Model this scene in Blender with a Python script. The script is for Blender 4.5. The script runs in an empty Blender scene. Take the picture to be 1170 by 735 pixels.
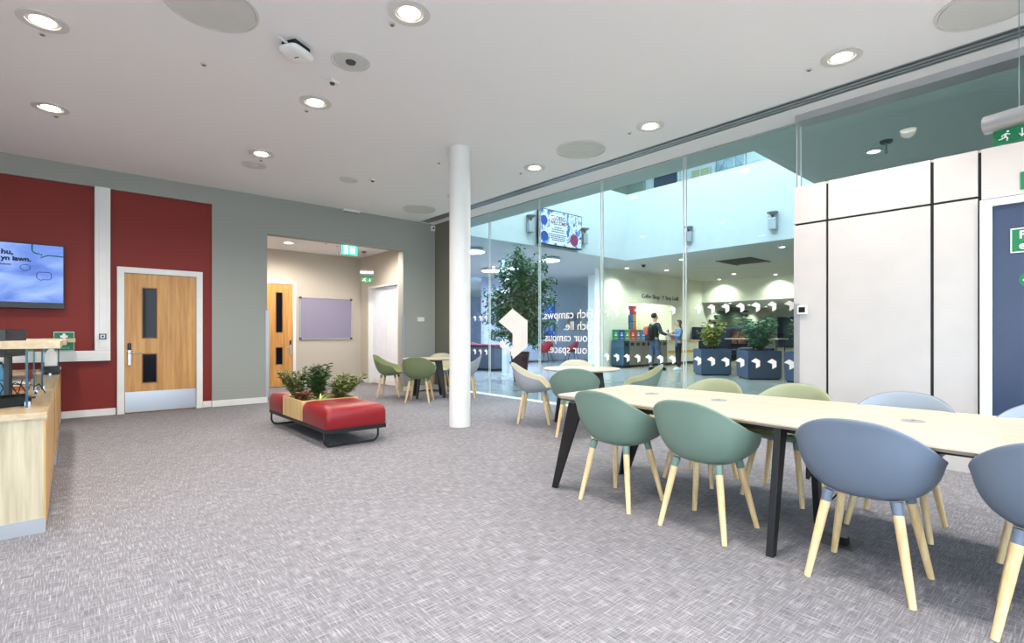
import bpy, math, random
from math import pi, sin, cos, radians
from mathutils import Vector, Matrix
random.seed(7)
SC = bpy.context.scene
COL = SC.collection

# ------------------------------------------------------------------ camera
cd = bpy.data.cameras.new('camera'); cam = bpy.data.objects.new('camera', cd); COL.objects.link(cam)
cam.location = (0, 0, 1.17); cam.rotation_euler = (radians(90), 0, radians(-41))
cd.sensor_width = 36; cd.lens = 36 * 580 / 1170; cd.shift_y = 15.5 / 1170; cd.clip_start = .05; cd.clip_end = 200
SC.camera = cam
# ------------------------------------------------------------------ look, world, light
SC.view_settings.view_transform = 'Standard'; SC.view_settings.look = 'None'
SC.view_settings.gamma = 1; SC.view_settings.use_curve_mapping = False
SC.view_settings.exposure = 0.8
W = bpy.data.worlds.new('sky'); SC.world = W; W.use_nodes = True
bg = W.node_tree.nodes['Background']; bg.inputs[0].default_value = (.74, .87, 1, 1); bg.inputs[1].default_value = 4.6
SC.cycles.max_bounces = 10; SC.cycles.diffuse_bounces = 5; SC.cycles.glossy_bounces = 4
SC.cycles.transparent_max_bounces = 16; SC.cycles.sample_clamp_indirect = 6
DOWN_W = 120; DOWN_C = (1, .91, .81)
def light(name, kind, loc, power, color=(1, 1, 1), size=.2, size_y=None, rot=(0, 0, 0), parent=None, portal=False, spot=None, blend=.6):
    l = bpy.data.lights.new(name, kind); l.color = color
    if not portal: l.energy = power
    if kind == 'AREA':
        l.size = size
        if size_y: l.shape = 'RECTANGLE'; l.size_y = size_y
        if portal: l.cycles.is_portal = True
    else: l.shadow_soft_size = size
    if spot: l.spot_size = spot; l.spot_blend = blend
    o = bpy.data.objects.new(name, l); COL.objects.link(o); o.location = loc; o.rotation_euler = rot
    if parent: o.parent = parent
    return o
# daylight enters through the two window walls behind the camera and the roof light over the atrium
light('window_daylight', 'AREA', (-4.0, -.55, 1.75), 0, size=2.9, size_y=5.5, rot=(0, radians(-90), 0), portal=True)
light('window_daylight', 'AREA', (1.1, -3.9, 1.75), 0, size=8.8, size_y=2.9, rot=(radians(90), 0, 0), portal=True)
light('roof_daylight', 'AREA', (10.1, 6.4, 7.9), 0, size=7, size_y=7.2, rot=(0, 0, 0), portal=True)

# ------------------------------------------------------------------ materials
def lin(h):
    h = h.lstrip('#'); r = []
    for i in (0, 2, 4):
        c = int(h[i:i+2], 16) / 255; r.append(c / 12.92 if c <= .04045 else ((c + .055) / 1.055) ** 2.4)
    return (*r, 1)
MATS = {}
def mat(name, col='808080', rough=.5, metal=0, bump=0, bscale=60, spec=.5, emit=None, estr=0, var=0, vscale=4):
    if name in MATS: return MATS[name]
    m = bpy.data.materials.new(name); m.use_nodes = True; nt = m.node_tree; b = nt.nodes['Principled BSDF']
    b.inputs['Base Color'].default_value = lin(col); b.inputs['Roughness'].default_value = rough
    b.inputs['Metallic'].default_value = metal; b.inputs['Specular IOR Level'].default_value = spec
    tc = nt.nodes.new('ShaderNodeTexCoord')
    if var or not (emit or bump):
        n = nt.nodes.new('ShaderNodeTexNoise'); n.inputs['Scale'].default_value = vscale; n.inputs['Detail'].default_value = 4
        nt.links.new(tc.outputs['Object'], n.inputs['Vector'])
        r = nt.nodes.new('ShaderNodeValToRGB'); c = lin(col); v = var or .03
        r.color_ramp.elements[0].position = .3; r.color_ramp.elements[1].position = .7
        r.color_ramp.elements[0].color = (*[x * (1 - v) for x in c[:3]], 1); r.color_ramp.elements[1].color = (*[min(1, x * (1 + v)) for x in c[:3]], 1)
        nt.links.new(n.outputs['Fac'], r.inputs[0]); nt.links.new(r.outputs[0], b.inputs['Base Color'])
    if bump:
        n = nt.nodes.new('ShaderNodeTexNoise'); n.inputs['Scale'].default_value = bscale; n.inputs['Detail'].default_value = 3
        nt.links.new(tc.outputs['Object'], n.inputs['Vector'])
        bp = nt.nodes.new('ShaderNodeBump'); bp.inputs['Strength'].default_value = bump; bp.inputs['Distance'].default_value = .004
        nt.links.new(n.outputs['Fac'], bp.inputs['Height']); nt.links.new(bp.outputs[0], b.inputs['Normal'])
    if emit: b.inputs['Emission Color'].default_value = lin(emit); b.inputs['Emission Strength'].default_value = estr
    MATS[name] = m; return m
def wood(name, a, b_, axis='z', rough=.45, scale=1.0, contrast=(.32, .68)):
    if name in MATS: return MATS[name]
    m = bpy.data.materials.new(name); m.use_nodes = True; nt = m.node_tree; b = nt.nodes['Principled BSDF']
    tc = nt.nodes.new('ShaderNodeTexCoord'); mp = nt.nodes.new('ShaderNodeMapping')
    s = {'x': (1.2, 22, 22), 'y': (22, 1.2, 22), 'z': (22, 22, 1.2)}[axis]
    mp.inputs['Scale'].default_value = [q * scale for q in s]
    nt.links.new(tc.outputs['Object'], mp.inputs[0])
    n = nt.nodes.new('ShaderNodeTexNoise'); n.inputs['Scale'].default_value = 1; n.inputs['Detail'].default_value = 6; n.inputs['Roughness'].default_value = .6; n.inputs['Distortion'].default_value = .35
    nt.links.new(mp.outputs[0], n.inputs['Vector'])
    r = nt.nodes.new('ShaderNodeValToRGB'); r.color_ramp.elements[0].position = contrast[0]; r.color_ramp.elements[1].position = contrast[1]
    r.color_ramp.elements[0].color = lin(a); r.color_ramp.elements[1].color = lin(b_)
    nt.links.new(n.outputs['Fac'], r.inputs[0]); nt.links.new(r.outputs[0], b.inputs['Base Color'])
    b.inputs['Roughness'].default_value = rough; MATS[name] = m; return m
def glass(name, tint, ior=1.45):
    if name in MATS: return MATS[name]
    m = bpy.data.materials.new(name); m.use_nodes = True; nt = m.node_tree
    for n in list(nt.nodes):
        if n.type != 'OUTPUT_MATERIAL': nt.nodes.remove(n)
    out = [n for n in nt.nodes if n.type == 'OUTPUT_MATERIAL'][0]
    t = nt.nodes.new('ShaderNodeBsdfTransparent'); t.inputs[0].default_value = (*tint, 1)
    g = nt.nodes.new('ShaderNodeBsdfGlossy'); g.inputs['Roughness'].default_value = 0; g.inputs[0].default_value = (.95, 1, 1, 1)
    f = nt.nodes.new('ShaderNodeFresnel'); f.inputs[0].default_value = ior
    mx = nt.nodes.new('ShaderNodeMixShader')
    ge = nt.nodes.new('ShaderNodeNewGeometry'); fi = nt.nodes.new('ShaderNodeMath'); fi.operation = 'SUBTRACT'; fi.inputs[0].default_value = 1; nt.links.new(ge.outputs['Backfacing'], fi.inputs[1])
    mu = nt.nodes.new('ShaderNodeMath'); mu.operation = 'MULTIPLY'; nt.links.new(f.outputs[0], mu.inputs[0]); nt.links.new(fi.outputs[0], mu.inputs[1])
    nt.links.new(mu.outputs[0], mx.inputs[0]); nt.links.new(t.outputs[0], mx.inputs[1]); nt.links.new(g.outputs[0], mx.inputs[2])
    nt.links.new(mx.outputs[0], out.inputs[0]); MATS[name] = m; return m
def carpet():
    m = bpy.data.materials.new('woven_carpet'); m.use_nodes = True; nt = m.node_tree; b = nt.nodes['Principled BSDF']; L = nt.links
    tc = nt.nodes.new('ShaderNodeTexCoord')
    def streak(s, seed):
        mp = nt.nodes.new('ShaderNodeMapping'); mp.inputs['Scale'].default_value = s; mp.inputs['Location'].default_value = (seed, seed * 2, 0)
        L.new(tc.outputs['Object'], mp.inputs[0]); n = nt.nodes.new('ShaderNodeTexNoise'); n.inputs['Scale'].default_value = 1; n.inputs['Detail'].default_value = 2.5
        L.new(mp.outputs[0], n.inputs['Vector']); return n.outputs['Fac']
    def mth(op, a, c):
        n = nt.nodes.new('ShaderNodeMath'); n.operation = op
        for i, q in enumerate((a, c)):
            if isinstance(q, (int, float)): n.inputs[i].default_value = q
            else: L.new(q, n.inputs[i])
        return n.outputs[0]
    a1 = streak((9, 200, 1), 0); a2 = streak((180, 11, 1), 4); a3 = streak((260, 260, 1), 9); a4 = streak((1.1, 1.3, 1), 2); a5 = streak((14, 30, 1), 5)
    s = mth('MAXIMUM', a1, a2); s = mth('MULTIPLY', s, .62)
    t = mth('ADD', mth('MULTIPLY', mth('ADD', a1, a2), .16), s); t = mth('ADD', t, mth('MULTIPLY', a3, .22)); t = mth('ADD', t, mth('MULTIPLY', a4, .05)); t = mth('ADD', t, mth('MULTIPLY', a5, .08))
    r = nt.nodes.new('ShaderNodeValToRGB'); e = r.color_ramp.elements
    e[0].position = .52; e[0].color = lin('5f5e63'); e[1].position = .86; e[1].color = lin('acabb2')
    k = e.new(.69); k.color = lin('7f7e84')
    L.new(t, r.inputs[0]); L.new(r.outputs[0], b.inputs['Base Color']); b.inputs['Roughness'].default_value = .95; b.inputs['Specular IOR Level'].default_value = .15
    bp = nt.nodes.new('ShaderNodeBump'); bp.inputs['Strength'].default_value = .5; bp.inputs['Distance'].default_value = .003; L.new(t, bp.inputs['Height']); L.new(bp.outputs[0], b.inputs['Normal'])
    return m
def leafmat(name, a, b_, rough=.5):
    if name in MATS: return MATS[name]
    m = mat(name, a, rough); nt = m.node_tree
    r = [n for n in nt.nodes if n.type == 'VALTORGB'][0]; n = [n for n in nt.nodes if n.type == 'TEX_NOISE'][0]
    n.inputs['Scale'].default_value = 14; r.color_ramp.elements[0].color = lin(a); r.color_ramp.elements[1].color = lin(b_)
    r.color_ramp.elements[0].position = .4; r.color_ramp.elements[1].position = .6
    return m
def screenmat(name, stops, scale, strength, distortion=2.0):
    m = bpy.data.materials.new(name); m.use_nodes = True; nt = m.node_tree; b = nt.nodes['Principled BSDF']
    tc = nt.nodes.new('ShaderNodeTexCoord'); mp = nt.nodes.new('ShaderNodeMapping'); mp.inputs['Scale'].default_value = scale
    nt.links.new(tc.outputs['Object'], mp.inputs[0]); n = nt.nodes.new('ShaderNodeTexNoise'); n.inputs['Scale'].default_value = 1; n.inputs['Detail'].default_value = 5; n.inputs['Distortion'].default_value = distortion
    nt.links.new(mp.outputs[0], n.inputs['Vector']); r = nt.nodes.new('ShaderNodeValToRGB'); e = r.color_ramp.elements
    for i, (p, c) in enumerate(stops):
        k = e[i] if i < 2 else e.new(p); k.position = p; k.color = lin(c)
    nt.links.new(n.outputs['Fac'], r.inputs[0]); nt.links.new(r.outputs[0], b.inputs['Emission Color']); b.inputs['Emission Strength'].default_value = strength
    b.inputs['Base Color'].default_value = (.01, .01, .01, 1); b.inputs['Roughness'].default_value = .25; MATS[name] = m; return m

M_CEIL = mat('ceiling_paint', 'efeeef', .8, bump=.05, bscale=200)
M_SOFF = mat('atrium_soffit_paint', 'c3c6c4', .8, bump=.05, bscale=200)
M_GREEN = mat('sage_wall_paint', '9b9e98', .75, bump=.06, bscale=150)
M_OLIVE_SHADE = mat('olive_grey_wall_paint', '77776a', .75, bump=.06, bscale=150)  # olive tone darkened to carry the shade on the short return wall
M_TAUPE = mat('taupe_wall_paint', 'b9b2a6', .75, bump=.06, bscale=150)
M_RED = mat('deep_red_wall_paint', '7f1b0f', .6, bump=.05, bscale=150)
M_WHITE = mat('white_satin_paint', 'e6e6e4', .4)
M_WHITEWALL = mat('white_wall_paint', 'eeeeee', .8)
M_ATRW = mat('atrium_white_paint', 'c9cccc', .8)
M_CREAM = mat('cream_wall_paint', 'e8e6d6', .8)
M_CLAD = mat('white_cladding_panel', 'c8c4c2', .35)
M_BLACK = mat('black_coated_metal', '101012', .45)
M_BLACKP = mat('black_plastic', '0c0c0e', .35)
M_SILVER = mat('brushed_steel', 'c9ccd2', .28, metal=1, bump=.08, bscale=90)
M_ALU = mat('satin_aluminium', 'b9bcc0', .4, metal=.8)
M_GREY = mat('mid_grey_plastic', '8b8d90', .5)
M_DKGREY = mat('dark_grey_plastic', '3f4144', .5)
M_OAKDOOR = wood('oak_veneer', 'b07a3a', 'd3a05c', 'z', .4, 1.0)
M_DESKTOP = wood('pale_oak_laminate', 'b09a78', 'c6b496', 'y', .4, .9)
M_DESKFRONT = wood('pale_vertical_laminate', 'aa9c80', 'c6b99d', 'z', .45, 1.6)
M_DESKSIDE = wood('warm_oak_laminate', 'b98f54', 'cda66b', 'z', .45, .7)
M_TABLE = wood('birch_table_laminate', 'bbad99', 'cabead', 'y', .35, .6)
M_LEG = wood('ash_leg_wood', 'd3b17c', 'ecd2a4', 'z', .45, 1.4)
M_PLANTER = wood('planter_oak_laminate', 'c6a468', 'dcc08a', 'z', .45, .8)
M_GLASS = glass('partition_glass', (.83, .945, .94), 1.38)
M_WGLASS = glass('window_glass', (.95, .97, .97))
M_SCRGLASS = glass('clear_screen_glass', (.86, .93, .93))
M_GLASSEDGE = mat('glass_edge_teal', 'c3d4d6', .15)
M_DECAL = mat('white_vinyl_decal', 'f4f2f0', .6)
M_BULB = mat('lit_lamp_lens', 'ffffff', .5, emit='fff3e0', estr=9)
M_CARPET = carpet()
M_TILE = mat('pale_floor_tile', '97948a', .2, var=.12, vscale=1.3)
M_EXTG = mat('paved_ground', '9a9a94', .9)

# ------------------------------------------------------------------ mesh builder
class G:
    def __init__(s): s.v = []; s.f = []; s.mi = []; s.cur = 0
    def add(s, vs, fs):
        n = len(s.v); s.v += [tuple(v) for v in vs]; s.f += [tuple(i + n for i in f) for f in fs]; s.mi += [s.cur] * len(fs)
    def box(s, x0, x1, y0, y1, z0, z1):
        s.add([(x0, y0, z0), (x1, y0, z0), (x1, y1, z0), (x0, y1, z0), (x0, y0, z1), (x1, y0, z1), (x1, y1, z1), (x0, y1, z1)],
              [(0, 3, 2, 1), (4, 5, 6, 7), (0, 1, 5, 4), (1, 2, 6, 5), (2, 3, 7, 6), (3, 0, 4, 7)]); return s
    def prism(s, poly, axis, a, b):
        n = len(poly)
        def P(p, t): return {'x': (t, p[0], p[1]), 'y': (p[0], t, p[1]), 'z': (p[0], p[1], t)}[axis]
        s.add([P(p, a) for p in poly] + [P(p, b) for p in poly],
              [tuple(range(n))[::-1], tuple(range(n, 2 * n))] + [(i, (i + 1) % n, n + (i + 1) % n, n + i) for i in range(n)]); return s
    def loft(s, rings, cap=True, closed=False):
        n = len(rings[0]); m = len(rings); vs = [p for r in rings for p in r]; fs = []
        for k in range(m if closed else m - 1):
            k2 = (k + 1) % m
            for i in range(n): fs.append((k * n + i, k * n + (i + 1) % n, k2 * n + (i + 1) % n, k2 * n + i))
        if cap and not closed: fs += [tuple(range(n))[::-1], tuple(range((m - 1) * n, m * n))]
        s.add(vs, fs); return s
    def tube(s, pts, r, n=8, closed=False):
        pts = [Vector(p) for p in pts]; rings = []; ref = None; m = len(pts)
        for i, p in enumerate(pts):
            if closed: d = pts[(i + 1) % m] - pts[i - 1]
            else: d = pts[min(i + 1, m - 1)] - pts[max(i - 1, 0)]
            d.normalize()
            if ref is None: ref = Vector((0, 0, 1)) if abs(d.z) < .9 else Vector((1, 0, 0))
            u = d.cross(ref).normalized(); ref = u.cross(d).normalized(); rr = r[i] if isinstance(r, (list, tuple)) else r
            rings.append([p + (u * cos(2 * pi * k / n) + ref * sin(2 * pi * k / n)) * rr for k in range(n)])
        return s.loft(rings, True, closed)
    def lathe(s, prof, c=(0, 0, 0), n=24):
        rings = [[(c[0] + r * cos(2 * pi * k / n), c[1] + r * sin(2 * pi * k / n), c[2] + z) for k in range(n)] for r, z in prof]
        return s.loft(rings, True)
    def ring(s, c, r0, r1, z0, z1, n=32):
        prof = [(r0, z0), (r1, z0), (r1, z1), (r0, z1)]
        rings = [[(c[0] + r * cos(2 * pi * k / n), c[1] + r * sin(2 * pi * k / n), z) for k in range(n)] for r, z in prof]
        return s.loft(rings, False, True)
    def build(s, name, mats, parent=None, smooth=False, bevel=0, world=True, segs=2):
        me = bpy.data.meshes.new(name); vs = s.v
        if parent is not None and world:
            l = parent.matrix_basis.translation; q = parent
            off = Vector((0, 0, 0))
            while q is not None: off += q.location; q = q.parent
            vs = [(v[0] - off.x, v[1] - off.y, v[2] - off.z) for v in vs]
        me.from_pydata(vs, [], s.f); me.update()
        if not isinstance(mats, (list, tuple)): mats = [mats]
        for m in mats: me.materials.append(m)
        if len(mats) > 1:
            for p, i in zip(me.polygons, s.mi): p.material_index = i
        import bmesh
        bm = bmesh.new(); bm.from_mesh(me); bmesh.ops.recalc_face_normals(bm, faces=bm.faces); bm.to_mesh(me); bm.free()
        if smooth:
            for p in me.polygons: p.use_smooth = True
        o = bpy.data.objects.new(name, me); COL.objects.link(o)
        if parent is not None: o.parent = parent
        if bevel:
            b = o.modifiers.new('bevel', 'BEVEL'); b.width = bevel; b.segments = segs; b.limit_method = 'ANGLE'; b.angle_limit = radians(40)
            if smooth is False:
                for p in me.polygons: p.use_smooth = False
        return o
def auto_smooth(o, ang=35):
    for p in o.data.polygons: p.use_smooth = True
    import bmesh
    bm = bmesh.new(); bm.from_mesh(o.data)
    for e in bm.edges:
        if len(e.link_faces) == 2 and e.calc_face_angle(0) > radians(ang): e.smooth = False
    bm.to_mesh(o.data); bm.free(); return o
def box(name, m, x0, x1, y0, y1, z0, z1, parent=None, bevel=0, world=True):
    return G().box(min(x0, x1), max(x0, x1), min(y0, y1), max(y0, y1), z0, z1).build(name, m, parent, bevel=bevel, world=world)
def tag(o, label, cat, group=None):
    o['label'] = label; o['category'] = cat
    if group: o['group'] = group
    return o
def thing(name, label, cat, loc=(0, 0, 0), rotz=0, group=None):
    o = bpy.data.objects.new(name, None); COL.objects.link(o); o.location = loc; o.rotation_euler = (0, 0, rotz); o.empty_display_size = .1
    return tag(o, label, cat, group)
def struct(o): o['kind'] = 'structure'; return o
def sbox(name, m, *a, bevel=0): return struct(box(name, m, *a, bevel=bevel))
def dup(o, parent=None, **kw):
    c = o.copy(); COL.objects.link(c); c.parent = parent
    for ch in list(o.children): dup(ch, c)
    return c
def place(c, loc, rotz=0, label=None, group=None):
    c.location = loc; c.rotation_euler = (0, 0, rotz)
    if label: c['label'] = label
    if group: c['group'] = group
    return c
def text(name, body, m, size, origin, xdir, zdir, parent=None, align='LEFT', depth=.002, bold=0):
    cu = bpy.data.curves.new(name, 'FONT'); cu.body = body; cu.size = size; cu.align_x = align; cu.extrude = depth; cu.offset = bold; cu.resolution_u = 3
    t = bpy.data.objects.new(name, cu); COL.objects.link(t); dg = bpy.context.evaluated_depsgraph_get(); dg.update()
    me = bpy.data.meshes.new_from_object(t.evaluated_get(dg)); bpy.data.objects.remove(t)
    xd = Vector(xdir); zd = Vector(zdir); nd = xd.normalized().cross(zd.normalized()); O = Vector(origin)
    off = Vector((0, 0, 0)); q = parent
    while q is not None: off += q.location; q = q.parent
    for v in me.vertices: v.co = O - off + xd * v.co.x + zd * v.co.y + nd * v.co.z
    me.materials.clear(); me.materials.append(m); me.name = name
    o = bpy.data.objects.new(name, me); COL.objects.link(o)
    if parent is not None: o.parent = parent
    return o

H = 3.57; YW = 9.42; XG = 6.2
# ================================================================== SETTING
sbox('floor', M_CARPET, -3.8, 6.16, -3.6, YW + .2, -.1, 0)
sbox('floor_lobby', M_CARPET, 2.2, 5.8, YW + .2, 12.3, -.1, 0)
sbox('floor_atrium', M_TILE, 6.24, 29.5, -3.6, 26, -.1, 0)
sbox('trim_1', M_WHITE, 6.12, 6.28, -3.6, 9.6, -.1, .012)
sbox('ground', M_EXTG, -40, 30, -40, -4.2, -.3, -.15)
sbox('ground', M_EXTG, -40, -4.2, -4.2, 30, -.3, -.15)
g = G(); g.box(-3.8, 5.57, -3.6, YW + .2, H, H + .15); g.box(5.79, XG + .05, -3.6, YW + .2, H, H + .15)
struct(g.build('ceiling', M_CEIL))
# linear slot diffuser along the glass side
sl = thing('slot_diffuser', 'long dark slotted air diffuser running along the ceiling beside the glass partition', 'air vent', (5.68, 3, H))
g = G(); g.box(5.57, 5.79, -3.6, YW, H + .04, H + .1); g.build('slot_backing', mat('slot_black', '17171a', .8), sl)
for k in range(4):
    x = 5.57 + k * .0655; box('slat', M_ALU, x - .004, x + (.018 if k in (0, 3) else .036), -3.6, YW, H - .002, H + .04, sl)
# header over the right-hand glass
sbox('trim_2', M_ALU, 5.98, XG, -3.6, 2.16, H - .075, H)
# far wall: red faces set back behind a sage surround
g = G(); g.box(-3.8, 2.57, YW + .045, YW + .2, 0, H); struct(g.build('wall_back', M_RED))
g = G(); g.box(-3.8, 1.732, YW, YW + .2, 3.30, H); g.box(1.732, 2.57, YW, YW + .2, 0, H); g.box(2.57, 5.2, YW, YW + .2, 2.93, H); g.box(5.2, 6.3, YW, YW + .2, 0, H)
struct(g.build('wall_back_surround', M_GREEN))
sbox('wall_right', M_OLIVE_SHADE, 5.97, 6.26, 8.75, YW, 0, H)
def skirt(name, x0, x1, y0, y1): sbox(name, M_WHITE, x0, x1, y0, y1, 0, .1, bevel=.004)
skirt('baseboard_back_1', -3.8, .5, YW + .028, YW + .045); skirt('baseboard_back_2', 1.61, 1.732, YW + .028, YW + .045)
skirt('baseboard_back_3', 1.732, 2.57, YW - .018, YW); skirt('baseboard_back_4', 5.2, 5.97, YW - .018, YW); skirt('baseboard_right', 5.952, 5.97, 8.75, YW - .018)
# walls behind the camera with window openings
g = G(); g.box(-4, -3.8, -3.6, -3.3, 0, H); g.box(-4, -3.8, 2.2, YW + .2, 0, H); g.box(-4, -3.8, -3.3, 2.2, 3.2, H); g.box(-4, -3.8, -3.3, 2.2, 0, .3); struct(g.build('wall_left', M_WHITEWALL))
g = G(); g.box(-4, -3.3, -3.8, -3.6, 0, H); g.box(5.5, XG, -3.8, -3.6, 0, H); g.box(-3.3, 5.5, -3.8, -3.6, 3.2, H); g.box(-3.3, 5.5, -3.8, -3.6, 0, .3); struct(g.build('wall_front', M_WHITEWALL))
for i, (y0, y1) in enumerate([(-3.3, -1.47), (-1.47, .36), (.36, 2.2)]):
    f = thing('window_%d' % (i + 1), 'x', 'window', (-3.9, (y0 + y1) / 2, .3)); del f['label']; del f['category']; struct(f)
    g = G(); g.box(-3.94, -3.86, y0, y0 + .05, .3, 3.2); g.box(-3.94, -3.86, y1 - .05, y1, .3, 3.2); g.box(-3.94, -3.86, y0 + .05, y1 - .05, .3, .36); g.box(-3.94, -3.86, y0 + .05, y1 - .05, 3.14, 3.2)
    g.build('window_frame', M_DKGREY, f); box('pane', M_WGLASS, -3.903, -3.9, y0 + .05, y1 - .05, .36, 3.14, f)
for i in range(5):
    x0 = -3.3 + i * 1.76; x1 = x0 + 1.76
    f = thing('window_%d' % (i + 4), 'x', 'window', ((x0 + x1) / 2, -3.7, .3)); del f['label']; del f['category']; struct(f)
    g = G(); g.box(x0, x0 + .05, -3.74, -3.66, .3, 3.2); g.box(x1 - .05, x1, -3.74, -3.66, .3, 3.2); g.box(x0 + .05, x1 - .05, -3.74, -3.66, .3, .36); g.box(x0 + .05, x1 - .05, -3.74, -3.66, 3.14, 3.2)
    g.build('window_frame', M_DKGREY, f); box('pane', M_WGLASS, x0 + .05, x1 - .05, -3.703, -3.7, .36, 3.14, f)
# ---- lobby behind the opening
sbox('ceiling_lobby', M_CEIL, 2.2, 5.8, YW + .2, 12.3, 3.1, 3.2)
sbox('wall_lobby_back', M_TAUPE, 2.2, 5.8, 12.1, 12.3, 0, 3.1)
sbox('wall_lobby_left', M_TAUPE, 2.2, 2.35, YW + .2, 12.1, 0, 3.1)
g = G(); g.box(5.49, 5.8, YW + .2, 10.19, 0, 3.1); g.box(5.49, 5.8, 11.7, 12.1, 0, 3.1); g.box(5.49, 5.8, 10.19, 11.7, 2.35, 3.1); struct(g.build('wall_lobby_right', M_TAUPE))
skirt('baseboard_lobby_back', 3.95, 5.49, 12.082, 12.1); skirt('baseboard_lobby_right', 5.472, 5.49, 11.72, 12.08)
# white double door in the lobby's right wall
d = thing('door_3', 'x', 'door', (5.6, 10.95, 0)); del d['label']; del d['category']; struct(d)
M_WDOOR = mat('white_door_laminate', 'e9ecf6', .4)
box('door_leaf', M_WDOOR, 5.6, 5.65, 10.24, 10.935, .01, 2.3, d); box('door_leaf', M_WDOOR, 5.6, 5.65, 10.945, 11.65, .01, 2.3, d)
g = G(); g.box(5.5, 5.68, 10.19, 10.235, 0, 2.35); g.box(5.5, 5.68, 11.655, 11.7, 0, 2.35); g.box(5.5, 5.68, 10.235, 11.655, 2.305, 2.35); g.build('door_frame', M_WHITE, d)
box('threshold_board', M_WHITE, 5.585, 5.6, 10.24, 11.65, .01, .12, d)
# corner guards on the opening
for x0, x1 in ((2.545, 2.6), (5.17, 5.225)):
    k = 2.57 if x0 < 3 else 5.2
    sbox('trim_3' if x0 < 3 else 'trim_4', M_ALU, x0, x1, YW - .003, YW + .003, 0.1, 1.6)
    sbox('trim_5' if x0 < 3 else 'trim_6', mat('beige_corner_guard', 'b3a798', .5), (k, k + .003)[0] - (.003 if x0 > 3 else 0), k + (.003 if x0 < 3 else 0), YW, YW + .06, .1, 1.6)

# ---- oak doors
def oak_door(name, x0, x1, ytop, y, h, lites, right_handle, kick, framew=.09):
    d = thing(name, 'x', 'door', ((x0 + x1) / 2, y, 0)); del d['label']; del d['category']; struct(d)
    # leaf with real openings for the vision panels
    lx0, lx1 = lites[0][0], lites[0][1]
    g = G(); g.box(x0, lx0, y - .02, y + .02, .01, h); g.box(lx1, x1, y - .02, y + .02, .01, h)
    zs = [.01] + [z for l in sorted(lites, key=lambda q: q[2]) for z in (l[2], l[3])] + [h]
    for a, b in zip(zs[::2], zs[1::2]): g.box(lx0, lx1, y - .02, y + .02, a, b)
    g.build('door_leaf', M_OAKDOOR, d)
    for l in lites:
        v = box('vision_panel', mat('dark_vision_glass', '12151c', .05, spec=.15), l[0], l[1], y + .004, y + .012, l[2], l[3], d)
        g = G(); a, b, c, e = l; w = .014
        g.box(a, a + w, y - .026, y, c, e); g.box(b - w, b, y - .026, y, c, e); g.box(a + w, b - w, y - .026, y, c, c + w); g.box(a + w, b - w, y - .026, y, e - w, e); g.build('glazing_bead', mat('oak_bead', '8b5f2d', .5), v)
    g = G(); g.box(x0 - framew, x0 - .004, y - .04, y + .03, 0, h + framew); g.box(x1 + .004, x1 + framew, y - .04, y + .03, 0, h + framew); g.box(x0 - .004, x1 + .004, y - .04, y + .03, h + .004, h + framew)
    g.build('door_frame', M_WHITE, d, bevel=.004)
    hx = x1 - .05 if right_handle else x0 + .055; s = -1 if right_handle else 1
    p = box('lock_plate', M_SILVER, hx - .024, hx + .024, y - .04, y - .02, .715, .95, d, bevel=.01)
    box('card_reader', M_BLACKP, hx - .022, hx + .022, y - .048, y - .02, .95, 1.05, d, bevel=.01)
    G().tube([(hx, y - .03, .9), (hx, y - .075, .9), (hx + s * .02, y - .085, .9), (hx + s * .14, y - .085, .9)], .009, 10).build('lever_handle', M_SILVER, d, smooth=True)
    if kick: box('kick_plate', M_SILVER, x0 + .004, x1 - .004, y - .0225, y - .02, .02, .32, d)
    return d
oak_door('door_1', .603, 1.51, 0, YW + .03, 2.09, [(.807, 1.002, .44, .892), (.807, 1.002, 1.117, 1.888)], False, True)
oak_door('door_2', 2.95, 3.83, 0, 12.075, 2.32, [(3.46, 3.62, 1.085, 1.17), (3.46, 3.62, .5, .90), (3.46, 3.62, 1.22, 2.14)][1:], True, False, .07)

# ---- glass partition: panes with white vinyl decals
LOGO = [(7.112, 1.658), (7.516, 1.429), (7.107, 1.203), (7.107, .723), (6.701, .962), (6.701, 1.426)]
MINI = [(0, .055), (.05, .02), (-.003, .0), (-.003, -.055), (-.045, -.03), (-.045, .03)]
pane_n = 10
def pane(y0, y1, z1=H - .012):
    global pane_n
    p = box('window_%d' % pane_n, M_GLASS, XG - .006, XG + .006, y0, y1, .015, z1); struct(p); pane_n += 1
    g = G(); g.box(XG - .0065, XG + .0065, y0 - .001, y0 + .011, .015, z1); g.box(XG - .0065, XG + .0065, y1 - .011, y1 + .001, .015, z1); g.build('glass_edge', M_GLASSEDGE, p)
    return p
joints = [9.2, 7.797, 6.39, 5.01, 3.607, 2.2]
panes = [pane(b + .014, a - .014) for a, b in zip(joints, joints[1:])] + [pane(-3.6, 2.18)]
def decal(poly, p): return G().prism(poly, 'x', XG - .0085, XG - .0065).build('chevron_decal', M_DECAL, p)
y = 2.30
while y < 9.1:
    for zc in (1.505, .832):
        for p, (a, b) in zip(panes, zip(joints, joints[1:])):
            if b + .05 < y < a - .05 and not (5.0 < y < 7.8):
                decal([(y + q[0] * 1.12, zc + q[1] * 1.1) for q in MINI], p)
    y += .187
decal(LOGO, panes[1])
text('lettering', 'Hyb', M_DECAL, .20, (XG - .0085, 7.10, .78), (0, 1.15, .55), (0, 0, 1.1), panes[1], bold=.010)
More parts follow.
